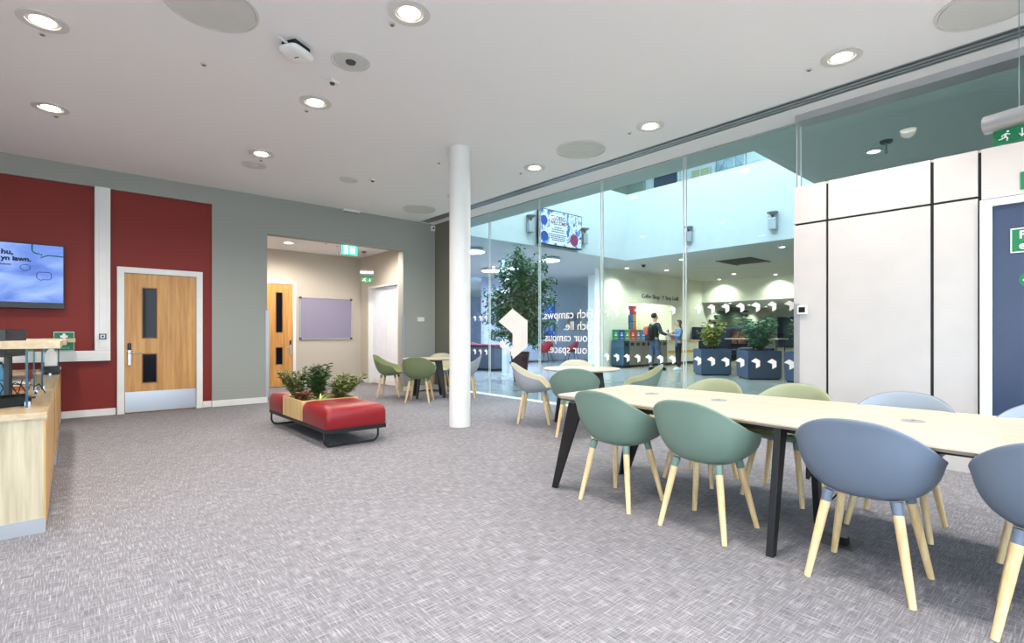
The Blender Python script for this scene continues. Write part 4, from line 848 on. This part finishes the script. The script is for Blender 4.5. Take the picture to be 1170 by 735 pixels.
# first-floor things seen above the upstand
rl = thing('balustrade', 'thin glass balustrade with steel rail on top of the white atrium wall', 'balustrade', (13.57, 6.4, UT))
box('glass_panel', M_SCRGLASS, 13.56, 13.575, 2.9, 9.9, UT, UT + .35, rl); box('rail', M_ALU, 13.54, 13.60, 2.9, 9.9, UT + .35, UT + .39, rl)
fs = thing('upper_screen', 'dark blue panel in white frame on the first floor above the atrium wall', 'window panel', (16.5, 7.6, 6.8)); box('panel', mat('dark_blue_panel', '2c3a58', .4), 16.54, 16.58, 9.92, 10.9, 5.3, 7.15, fs); g = G(); g.box(16.52, 16.6, 9.82, 9.92, 5.3, 7.25); g.box(16.52, 16.6, 10.9, 11.0, 5.3, 7.25); g.box(16.52, 16.6, 9.92, 10.9, 7.15, 7.25); g.build('frame', M_WHITE, fs)
fs = thing('upper_room_window', 'pale olive glazed room on the first floor above the corner of the atrium', 'window', (16.5, 10, 6.5)); box('panel', mat('pale_olive_panel', '99a08c', .3), 16.54, 16.58, 11.35, 12.9, 4.9, 7.3, fs); g = G(); [g.box(16.5, 16.6, y, y + .05, 4.9, 7.3) for y in (11.3, 12.1, 12.85)]; g.build('frame', M_ALU, fs)
fs = thing('upper_room_window', 'warm lit glazed room on the first floor, right of the dark blue panel', 'window', (16.5, 6, 6.5)); box('panel', mat('warm_cream_panel', 'cfc592', .3), 16.54, 16.58, 8.7, 9.35, 5.3, 6.95, fs); g = G(); [g.box(16.5, 16.6, y, y + .04, 5.3, 6.95) for y in (8.66, 9.0, 9.35)]; g.build('frame', M_WHITE, fs)
fs = thing('upper_stair_window', 'bluish glazing with steel stair rails on the first floor, furthest right', 'window', (16.5, 4, 6.5)); box('panel', mat('cool_blue_panel', '8fb0c4', .2), 16.54, 16.58, 7.5, 8.45, 5.3, 7.6, fs); g = G(); [g.box(16.5, 16.6, y, y + .04, 5.3, 7.6) for y in (7.46, 7.8, 8.1, 8.45)]; g.tube([(16.45, 7.5, 6.6), (16.45, 8.0, 7.3)], .03, 6); g.tube([(16.45, 8.0, 7.3), (16.45, 8.4, 6.6)], .03, 6); g.build('frame', M_ALU, fs)
# ceiling items beyond the glass
gr = thing('air_grille', 'rectangular dark ceiling air grille over the planters beyond the glass', 'air grille', (16.4, 7.5, H)); box('backing', mat('grille_dark', '3a3a34', .8), 15.75, 17.15, 7.0, 8.0, H - .012, H - .004, gr)
g = G(); [g.box(15.8 + k * .17, 15.84 + k * .17, 7.02, 7.98, H - .03, H - .012) for k in range(8)]; g.box(15.7, 17.2, 6.95, 7.0, H - .03, H - .004); g.box(15.7, 17.2, 8.0, 8.05, H - .03, H - .004); g.build('louvres', mat('grille_olive', '5e5f55', .7), gr)
def adown(x, y, z, l, P=60, col=(1, .92, .78)):
    s = thing('cafe_downlight', l, 'ceiling light', (x, y, z), group='small downlights beyond the glass')
    auto_smooth(G().ring((x, y), .07, .11, z - .012, z - .0005, 24).build('trim_ring', M_TRIM, s)); G().lathe([(.07, -.001), (.065, -.009), (0, -.012)], (x, y, z), 20).build('lens', M_BULB, s)
    if P: light('cafe_beam', 'SPOT', (0, 0, -.03), P, col, size=.06, parent=s, spot=radians(140), blend=.8)
for (x, y, l) in [(14.6, 8.6, 'small downlight over the standing people'), (14.6, 5.6, 'small downlight in front of the air grille'), (19.6, 9.3, 'small downlight right of the coffee shop lettering'), (16.6, 10.4, 'small downlight close to the coffee shop wall'), (19.6, 6.0, 'small downlight beyond the air grille'), (7.9, 1.9, 'small downlight above the left end of the cladding, beyond the glass'), (15.0, 11.0, 'small downlight above the recycling bins')]: adown(x, y, H, l, 140 if x > 10 else 40)
for k in range(3): adown(21.0, 10.6 - k * 2.3, H, ['downlight washing the bulkhead nearest the wall corner', 'middle downlight washing the bulkhead', 'third small downlight washing the bulkhead nearest the cladding'][k], 130)
for k in range(3): adown(22.6 + k * 1.9, 10.9, 2.62, ['small recess downlight at the left end of the slatted wall art', 'small recess downlight over the middle of slatted wall art', 'small recess downlight at the right end of the slatted wall art'][k], 110)  # added lamps, lined up along the recess wall to brighten the slatted art
for x in (16.6, 18.2): adown(x, 12.5, H, 'small downlight inside the servery' + (', left' if x < 17 else ', right'), 130)
cmr = thing('dome_camera', 'small black dome camera under the atrium ceiling', 'camera', (14.7, 10.1, H)); G().lathe([(.07, 0), (.07, -.04), (.05, -.09), (0, -.10)], (14.7, 10.1, H), 20).build('dome', M_BLACKP, cmr); G().lathe([(.085, 0), (.085, -.015), (.07, -.02)], (14.7, 10.1, H), 20).build('ring', M_GREY, cmr)
cmr = thing('drop_sensor', 'small grey sensor on short stem under the ceiling above the cladding', 'sensor', (8.1, 1.75, H)); 
bpy.data.objects['drop_sensor'].location = (7.6, 1.7, H); G().tube([(7.6, 1.7, H), (7.6, 1.7, H - .16)], .012, 8).build('stem', M_GREY, cmr); G().lathe([(.07, -.0), (.06, -.03), (0, -.035)], (7.6, 1.7, H), 16).build('plate', M_DKGREY, cmr)

# recycling bins with coloured signs
M_BIN = mat('graphite_cabinet', '7d766f', .5); bins = [('3b8f5a', 'green'), ('1f4fa8', 'dark blue'), ('4f9a4a', 'leaf green'), ('c8403c', 'red'), ('6a6e74', 'grey'), ('2f8ad8', 'sky blue'), ('3b3f45', 'charcoal'), ('dfe6da', 'white')]
for k, (c_, nm) in enumerate(bins):
    x0 = 14.75 + k * .345; s = thing('recycling_bin', '%s-signed recycling bin in the row beyond the glass%s' % (nm, ', at its left end' if k == 0 else (', at its right end' if k == 7 else '')), 'recycling bin', (x0 + .17, 11.2, 0), group='recycling bins by the cafe wall')
    box('cabinet', M_BIN if k else mat('bin_teal_end', '2f4c55', .4), x0, x0 + .34, 10.95, 11.5, .09, .98, s, bevel=.006); box('plinth', M_BLACK, x0 + .01, x0 + .33, 10.98, 11.48, 0, .09, s)
    sg = box('sign_panel', mat('bin_sign_' + c_, c_, .45), x0 + .004, x0 + .336, 11.42, 11.46, .98, 1.37, s, bevel=.004)
    box('flap', M_BLACKP, x0 + .06, x0 + .28, 10.944, 10.95, .78, .9, s)
    if k < 7:
        g = G(); g.box(x0 + .10, x0 + .24, 11.416, 11.42, 1.14, 1.19); g.box(x0 + .13, x0 + .21, 11.416, 11.42, 1.22, 1.26); g.box(x0 + .07, x0 + .27, 11.416, 11.42, 1.04, 1.055); g.build('symbol', M_DECAL, sg)
ps = thing('cafe_poster', 'narrow poster of blue red and orange blocks beside the servery opening', 'poster', (16.4, 11.58, 1.8)); P = [('93202e', .36), ('2d3a5c', .36), ('d0701f', .25), ('2f6a9a', .25), ('b8862a', .25), ('3d4a66', .25)]
g = G(); box('panel', mat('poster_navy', '2b3450', .6), 15.93, 16.36, 11.56, 11.6, 1.38, 2.28, ps)
for i in range(3):
    for j in range(2): box('picture_block', mat('poster_block_%d%d' % (i, j), ['93202e', 'b5433a', '2f6a9a', 'd0902f', '3d78aa', 'c88428'][i * 2 + j], .6), 15.94 + j * .21, 16.14 + j * .21, 11.552, 11.56, 1.40 + (2 - i) * .29, 1.67 + (2 - i) * .29, ps)
sgn = text('cafe_lettering', 'Coffee Shop · Y Siop Goffi', mat('lettering_grey', '6d6d68', .5), .23, (16.75, 11.59, 2.62), (1, 0, 0), (0, 0, 1), None, depth=.008); tag(sgn, 'grey raised lettering Coffee Shop · Y Siop Goffi on cream wall', 'lettering')
w = max(v.co.x for v in sgn.data.vertices) - 16.75
for v in sgn.data.vertices: v.co.x = 16.75 + (v.co.x - 16.75) * 2.65 / w
CX = .0
ct = thing('servery_counter', 'white servery counter with yellow band beyond the glass', 'counter', (17.6, 11.3, 0)); box('body', mat('cream_laminate', 'ece6d4', .4), 17.60, 19.9, 10.95, 11.55, .1, .93, ct, bevel=.006); box('top', M_PLANTER, 17.56, 19.95, 10.9, 11.58, .93, .97, ct); box('yellow_band', mat('yellow_band', 'd9a81c', .5), 17.59, 19.91, 10.94, 10.95, .46, .56, ct); box('plinth', M_BLACK, 17.6, 19.85, 11.0, 11.5, 0, .1, ct)
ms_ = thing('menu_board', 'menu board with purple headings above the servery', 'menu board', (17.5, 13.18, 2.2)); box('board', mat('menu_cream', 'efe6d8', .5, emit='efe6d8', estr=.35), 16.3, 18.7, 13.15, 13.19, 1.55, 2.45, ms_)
g = G(); 
for (a, b, z) in [(16.9, 17.1, 2.28), (17.15, 17.5, 2.30), (17.55, 17.7, 2.28), (18.2, 18.6, 2.3)]: g.box(a, b, 13.14, 13.15, z - .12, z)
g.build('heading_block', mat('menu_purple', '5a4a8c', .5), ms_); box('peach_panel', mat('menu_peach', 'e8c9a8', .5), 16.35, 16.8, 13.142, 13.15, 1.6, 2.4, ms_); box('lilac_panel', mat('menu_lilac', '9088a8', .5), 17.2, 18.3, 13.142, 13.15, 1.6, 2.05, ms_)
for (x, nm, c_, h, r, l) in [(17.95, 'coffee_urn', 'c8ccd0', .38, .13, 'silver coffee urn on the servery counter'), (18.45, 'tip_jar', 'a8323c', .34, .15, 'red round container on the servery counter'), (17.75, 'cup_stack', 'efece4', .28, .05, 'stack of white cups at the left end of the servery counter')]:
    s = thing(nm, l, nm.replace('_', ' '), (x, 11.2, .97)); auto_smooth(G().lathe([(r * .9, 0), (r, h * .3), (r, h * .8), (r * .7, h * .9), (0, h * .92)], (x, 11.2, .97), 20).build('body', mat(nm + '_m', c_, .35), s)); auto_smooth(G().lathe([(r * .5, h * .91), (r * .4, h), (0, h)], (x, 11.2, .97), 16).build('lid', M_DKGREY, s))

# blue planters and their plants
M_PLB = mat('blue_planter_laminate', '414e61', .5)
for (x, y, pm, l1, l2, L, hh, sp) in [(14.3, 7.45, ML6, 'blue square planter box beyond the glass, left of three', 'yellow-green leafy plant in the left blue planter', .13, .85, .42),
                          (13.95, 5.95, ML7, 'blue square planter box beyond the glass, middle of three', 'full blue-green leafy plant in the middle blue planter', .15, 1.0, .62), (13.55, 4.55, ML7, 'blue square planter box half hidden by the cladding', 'green plant in the planter half hidden by the cladding', .14, .9, .55)]:
    s = thing('planter_box', l1, 'planter', (x, y, 0), radians(-46), 'blue planter boxes')
    g = G(); a = .42; g.box(-a, a, -a, -a + .03, .04, .76); g.box(-a, a, a - .03, a, .04, .76); g.box(-a, -a + .03, -a + .03, a - .03, .04, .76); g.box(a - .03, a, -a + .03, a - .03, .04, .76); g.box(-a + .03, a - .03, -a + .03, a - .03, .04, .08); g.build('box', M_PLB, s, world=False)
    G().box(-a + .03, a - .03, -a + .03, a - .03, .08, .70).build('soil', mat('potting_soil'), s, world=False); G().box(-a + .04, a - .04, -a + .04, a - .04, 0, .04).build('plinth', M_BLACK, s, world=False)
    shrub('leafy_plant', l2, x, y, .70, hh, sp, 34, pm, L, L * .24, R, 24, group='plants in the blue planters', droop=.35)
# high tables and stools, booth, wall art, dark window
def stool(x, y, l):
    s = thing('bar_stool', l, 'stool', (x, y, 0), group='bar stools beyond the planters'); auto_smooth(G().lathe([(.17, .70), (.19, .72), (.19, .75), (.15, .765), (0, .765)], (x, y, 0), 24).build('seat', M_CHAR, s))
    for a in (45, 135, 225, 315): a = radians(a); G().tube([(x + .1 * cos(a), y + .1 * sin(a), .70), (x + .21 * cos(a), y + .21 * sin(a), 0)], .014, 8).build('leg', M_LEG, s)
    G().tube([(x + .17 * cos(radians(q)), y + .17 * sin(radians(q)), .28) for q in range(0, 360, 20)], .008, 6, True).build('foot_ring', M_DKGREY, s)
for x, y, l in [(16.1, 7.3, 'wooden-legged bar stool between the left and middle blue planters'), (16.7, 7.5, 'wooden-legged bar stool just behind the gap between blue planters'), (16.2, 5.2, 'dark-seated bar stool between the middle planter and the cladding'), (16.9, 5.6, 'dark-seated bar stool furthest back, near the cladding')]: stool(x, y, l)
def hightable(x, y, l):
    s = thing('high_table', l, 'table', (x, y, 0), group='high tables beyond the planters'); box('top', M_TABLE, x - .4, x + .4, y - .9, y + .9, 1.02, 1.06, s, bevel=.004)
    for a in (-.34, .34):
        for b in (-.8, .8): G().tube([(x + a, y + b, 1.02), (x + a, y + b, 0)], .018, 8).build('leg', M_BLACK, s)
hightable(17.6, 7.6, 'high pale-topped table behind the left planter plant'); hightable(17.9, 4.7, 'high pale-topped table near the cladding edge')
sf = thing('booth_screen', 'long navy blue upholstered booth back behind the planters', 'booth', (23, 11.3, 0)); box('backrest', M_NAVY, 20.3, 27.0, 11.25, 11.5, .25, 1.52, sf, bevel=.04); box('bench_seat', M_NAVY, 20.75, 27.0, 10.7, 11.25, .3, .5, sf, bevel=.03); box('end_panel', M_NAVY, 20.3, 20.75, 10.65, 11.25, .25, 1.50, sf, bevel=.05); box('plinth', M_BLACK, 20.4, 26.9, 10.8, 11.45, 0, .25, sf)
wa = thing('slatted_wall_art', 'staggered dark green wooden slats fixed on the cream recess wall', 'wall art', (24, 11.6, 2)); MS1 = mat('slat_dark_green', '3a5a49', .6); MS2 = mat('slat_brown', '5e5640', .6)
rows = [(9.4, 10.3, 10.9), (9.2, 10.9, 11.4), (8.2, 10.3, 10.3), (8.5, 10.9, 10.9), (8.0, 9.8, 9.8), (8.1, 11.3, 11.3), (7.6, 11.2, 11.2), (8.0, 11.4, 11.4), (8.3, 11.5, 11.5), (8.9, 10.6, 10.6)]
for k, (a, b, c_) in enumerate(rows): box('slat', MS1 if k % 3 else MS2, 22.0 + (a - 7.6) * 1.15, 22.0 + (b - 7.6) * 1.15, 11.5, 11.6, 2.42 - k * .105, 2.51 - k * .105, wa)
dw = thing('cafe_notice_screen', 'dark blue framed panel on the recess wall near the cladding', 'panel', (29.1, 10.9, 1.7)); box('frame', mat('navy_frame', '1f2f4c', .5), 29.1, 29.2, 9.0, 11.4, .5, 2.15, dw); box('glass', mat('teal_dark_glass', '42606a', .1), 29.09, 29.1, 9.2, 11.1, .6, 1.95, dw)
cs = thing('booth_picture', 'warm orange and brown photo panel standing in the booth', 'picture', (24.3, 11.2, 1.2)); box('panel', screenmat('warm_photo', [(.35, '1d1f33'), (.5, '7a4a3a'), (.6, 'c9875a'), (.7, 'e8c9a0')], (3, 1, 3), .3), 23.5, 25.0, 11.235, 11.245, .75, 1.35, cs); g = G(); g.box(23.46, 23.5, 11.23, 11.248, .72, 1.38); g.box(25.0, 25.04, 11.23, 11.248, .72, 1.38); g.box(23.5, 25.0, 11.23, 11.248, 1.35, 1.38); g.box(23.5, 25.0, 11.23, 11.248, .72, .75); g.build('frame', M_BLACK, cs)

# ================================================================== PEOPLE
def skin(name, verts, edges, radii, m, parent, sub=2):
    me = bpy.data.meshes.new(name); me.from_pydata(verts, edges, []); o = bpy.data.objects.new(name, me); COL.objects.link(o); o.parent = parent; me.materials.append(m)
    o.modifiers.new('skin', 'SKIN').use_smooth_shade = True
    for i, r in enumerate(radii):
        s = me.skin_vertices[0].data[i]; s.radius = r if isinstance(r, tuple) else (r, r); s.use_root = (i == 0)
    su = o.modifiers.new('sub', 'SUBSURF'); su.levels = su.render_levels = sub; return o
def person(label, loc, rz, hgt, skinm, arms, feet, top_m, leg_m, shoe_m, hair_m, long_hair, female, topname, long_top):
    k = hgt / 1.78; p = thing('person', label, 'person', loc, rz); S = lambda v: tuple(q * k for q in v)
    fw = .85 if female else 1
    V = [(0, 0, .96), (0, .0, 1.10), (0, -.01, 1.28), (0, -.01, 1.43), (0, .0, 1.50), (0, .01, 1.57), (0, .025, 1.66), (0, .015, 1.74)]
    Rr = [(.145 * fw, .10), (.125 * fw, .095), (.15 * fw, .11), (.12 * fw, .08), (.055, .055), (.06, .065), (.078, .095), (.06, .075)]
    E = [(i, i + 1) for i in range(7)]
    for s, A in zip((-1, 1), arms):
        n = len(V); V += [(s * .19 * fw, -.01, 1.43), A[0], A[1], A[2]]; Rr += [.055, .043, .032, (.022, .035)]; E += [(3, n), (n, n + 1), (n + 1, n + 2), (n + 2, n + 3)]
        w = Vector(A[1]); h = Vector(A[2]); d = (h - w).normalized(); side = d.cross(Vector((0, 0, 1))).normalized()
        for f in range(4):
            n2 = len(V); b = h + side * (f - 1.5) * .02; L = (.06, .072, .068, .052)[f]; V += [tuple(b + d * .02), tuple(b + d * L * .6), tuple(b + d * L + Vector((0, 0, -.022)))]; Rr += [.010, .009, .008]; E += [(n + 3, n2), (n2, n2 + 1), (n2 + 1, n2 + 2)]
        n2 = len(V); V += [tuple(w + d * .03 + side * .035 * -s), tuple(w + d * .07 + side * .055 * -s)]; Rr += [.012, .010]; E += [(n + 2, n2), (n2, n2 + 1)]
    for s, Fp in zip((-1, 1), feet):
        n = len(V); V += [(s * .095, 0, .88), (s * .1 + (Fp[0] - s * .1) * .5, (Fp[1]) * .5 + .02, .50), (Fp[0], Fp[1], .09), (Fp[0], Fp[1] + .13, .035)]; Rr += [.088 * fw, .056, .038, (.035, .028)]; E += [(0, n), (n, n + 1), (n + 1, n + 2), (n + 2, n + 3)]
    b = skin('body', [S(v) for v in V], E, [tuple(q * k for q in r) if isinstance(r, tuple) else r * k for r in Rr], skinm, p)
    # facial features
    g = G(); g.tube([S((0, .108, 1.665)), S((0, .128, 1.64)), S((0, .115, 1.63))], [.008 * k, .013 * k, .01 * k], 6); g.build('nose', skinm, p, world=False, smooth=True)
    g = G(); [g.lathe([(.0001, -.008 * k), (.009 * k, 0), (.0001, .008 * k)], S((s * .032, .108, 1.675)), 8) for s in (-1, 1)]; g.build('eyes', M_BLACKP, p, world=False)
    g = G(); g.box(-.024 * k, .024 * k, .10 * k, .112 * k, 1.602 * k, 1.61 * k); g.build('mouth', mat('lip_tone', '9a5048', .6), p, world=False)
    g = G(); [g.lathe([(.0001, -.026 * k), (.012 * k, -.01 * k), (.015 * k, .012 * k), (.0001, .028 * k)], S((s * .082, .01, 1.66)), 8) for s in (-1, 1)]; g.build('ears', skinm, p, world=False, smooth=True)
    # hair
    rings = []
    for j in range(10):
        t = j / 9; ph = t * (2.35 if not long_hair else 2.0)
        rings.append([S((.092 * sin(ph + .02) * cos(a), -.012 + .112 * sin(ph + .02) * sin(a) * (1 if sin(a) < 0 else max(.35, 1 - t * .75)), 1.70 + .098 * cos(ph))) for a in [2 * pi * i / 20 for i in range(20)]])
    if long_hair:
        for z, w, y in ((1.58, .085, -.05), (1.48, .075, -.075), (1.38, .05, -.09), (1.33, .02, -.09)): rings.append([S((w * cos(a), y + w * .55 * sin(a), z)) for a in [2 * pi * i / 20 for i in range(20)]])
    g = G(); g.loft(rings); g.build('hair', hair_m, p, world=False, smooth=True)
    # trousers
    V = [(0, 0, .97), (0, 0, 1.05)]; Rr = [(.155 * fw, .115), (.14 * fw, .11)]; E = [(0, 1)]
    for s, Fp in zip((-1, 1), feet):
        n = len(V); V += [(s * .095, 0, .86), (s * .1 + (Fp[0] - s * .1) * .5, Fp[1] * .5 + .02, .50), (Fp[0], Fp[1] + .005, .10)]; Rr += [.103 * fw, .078, .068]; E += [(0, n), (n, n + 1), (n + 1, n + 2)]
    skin('trousers', [S(v) for v in V], E, [tuple(q * k for q in r) if isinstance(r, tuple) else r * k for r in Rr], leg_m, p)
    # top
    zb = .78 if long_top else .93
    V = [(0, 0, zb), (0, 0, 1.02), (0, 0, 1.13), (0, -.01, 1.29), (0, -.01, 1.43), (0, 0, 1.49)]; Rr = [(.165 * fw, .125), (.155 * fw, .12), (.145 * fw, .115), (.17 * fw, .13), (.135 * fw, .095), (.07, .07)]; E = [(i, i + 1) for i in range(5)]
    for s, A in zip((-1, 1), arms):
        n = len(V); w = Vector(A[1]) * .96 + Vector(A[0]) * .04; V += [(s * .195 * fw, -.01, 1.425), A[0], tuple(w)]; Rr += [.072, .06, .045]; E += [(4, n), (n, n + 1), (n + 1, n + 2)]
    skin(topname, [S(v) for v in V], E, [tuple(q * k for q in r) if isinstance(r, tuple) else r * k for r in Rr], top_m, p)
    for s, Fp in zip((-1, 1), feet):
        x, y = Fp[0], Fp[1]; g = G(); g.loft([[S((x + .047 * q * cos(a) , y + .055 + .145 * q * sin(a), z + (.02 if sin(a) < -.3 and z > .05 else 0))) for a in [2 * pi * i / 16 for i in range(16)]] for q, z in ((.96, 0), (1.03, .02), (.98, .05), (.75, .075), (.4, .09))]); g.build('shoe', shoe_m, p, world=False, smooth=True)
    return p
M_SK = mat('skin_tone', 'c99a7e', .6); hm = mat('dark_hair', '1b1512', .7); hl = mat('brown_hair', '5a4433', .7)
pm_ = person('person in dark green jumper and blue jeans with backpack, standing back to us', (14.77, 9.70, 0), radians(-112), 1.90, M_SK, [((-.27, .02, 1.17), (-.25, .20, .98), (-.24, .28, .95)), ((.27, .05, 1.17), (.24, .27, 1.10), (.22, .34, 1.10))], [(-.13, -.05), (.13, .12)], mat('dark_green_knit', '26352f', .9), mat('blue_denim', '3d4c60', .85), M_BLACKP, hm, False, False, 'jumper', False)
person('long-haired person in light blue cardigan and black trousers, holding up a phone', (15.33, 9.16, 0), radians(52), 1.67, M_SK, [((-.23, .06, 1.20), (-.15, .28, 1.25), (-.10, .36, 1.30)), ((.23, .06, 1.20), (.14, .28, 1.22), (.09, .36, 1.27))], [(-.10, .0), (.11, -.06)], mat('light_blue_cardigan', '6c86a6', .9), mat('black_trousers', '17181c', .9), mat('pale_shoes', 'd5dde2', .5), hl, True, True, 'cardigan', True)
bp_ = thing('backpack', 'dark backpack with orange pocket worn by the person in the green jumper', 'backpack', (14.77, 9.70, 1.15), radians(-112))
G().loft([[(x * sx + .0, y * sy - .235, z) for x, y in se(.15, .09, 3)] for sx, sy, z in ((.7, .7, -.17), (.98, 1, -.14), (1, 1, .10), (.95, .9, .24), (.6, .6, .31))]).build('pack', mat('black_nylon', '22181a', .8), bp_, world=False, smooth=True)
G().loft([[(x * sx - .06, y * sy - .30, z) for x, y in se(.12, .05, 3)] for sx, sy, z in ((.8, .8, .02), (1, 1, .05), (1, 1, .24), (.7, .6, .30))]).build('orange_pocket', mat('orange_nylon', 'b34a22', .7), bp_, world=False, smooth=True)
for s in (-1, 1): G().tube([(s * .10, -.16, .28), (s * .11, -.05, .40), (s * .12, .10, .36), (s * .12, .14, .15), (s * .12, .02, -.08), (s * .11, -.16, -.12)], .014, 8).build('strap', mat('black_nylon'), bp_, world=False)
ph = thing('mobile_phone', 'dark mobile phone held up by the person in the blue cardigan', 'phone', (15.33, 9.16, 1.27), radians(52)); G().box(-.035, .035, .345, .354, -.03, .10).build('phone_body', M_BLACKP, ph, world=False, bevel=.002); G().box(-.031, .031, .3435, .345, -.026, .096).build('display', mat('phone_glow', '20303c', .1), ph, world=False)
bpy.context.view_layer.update()
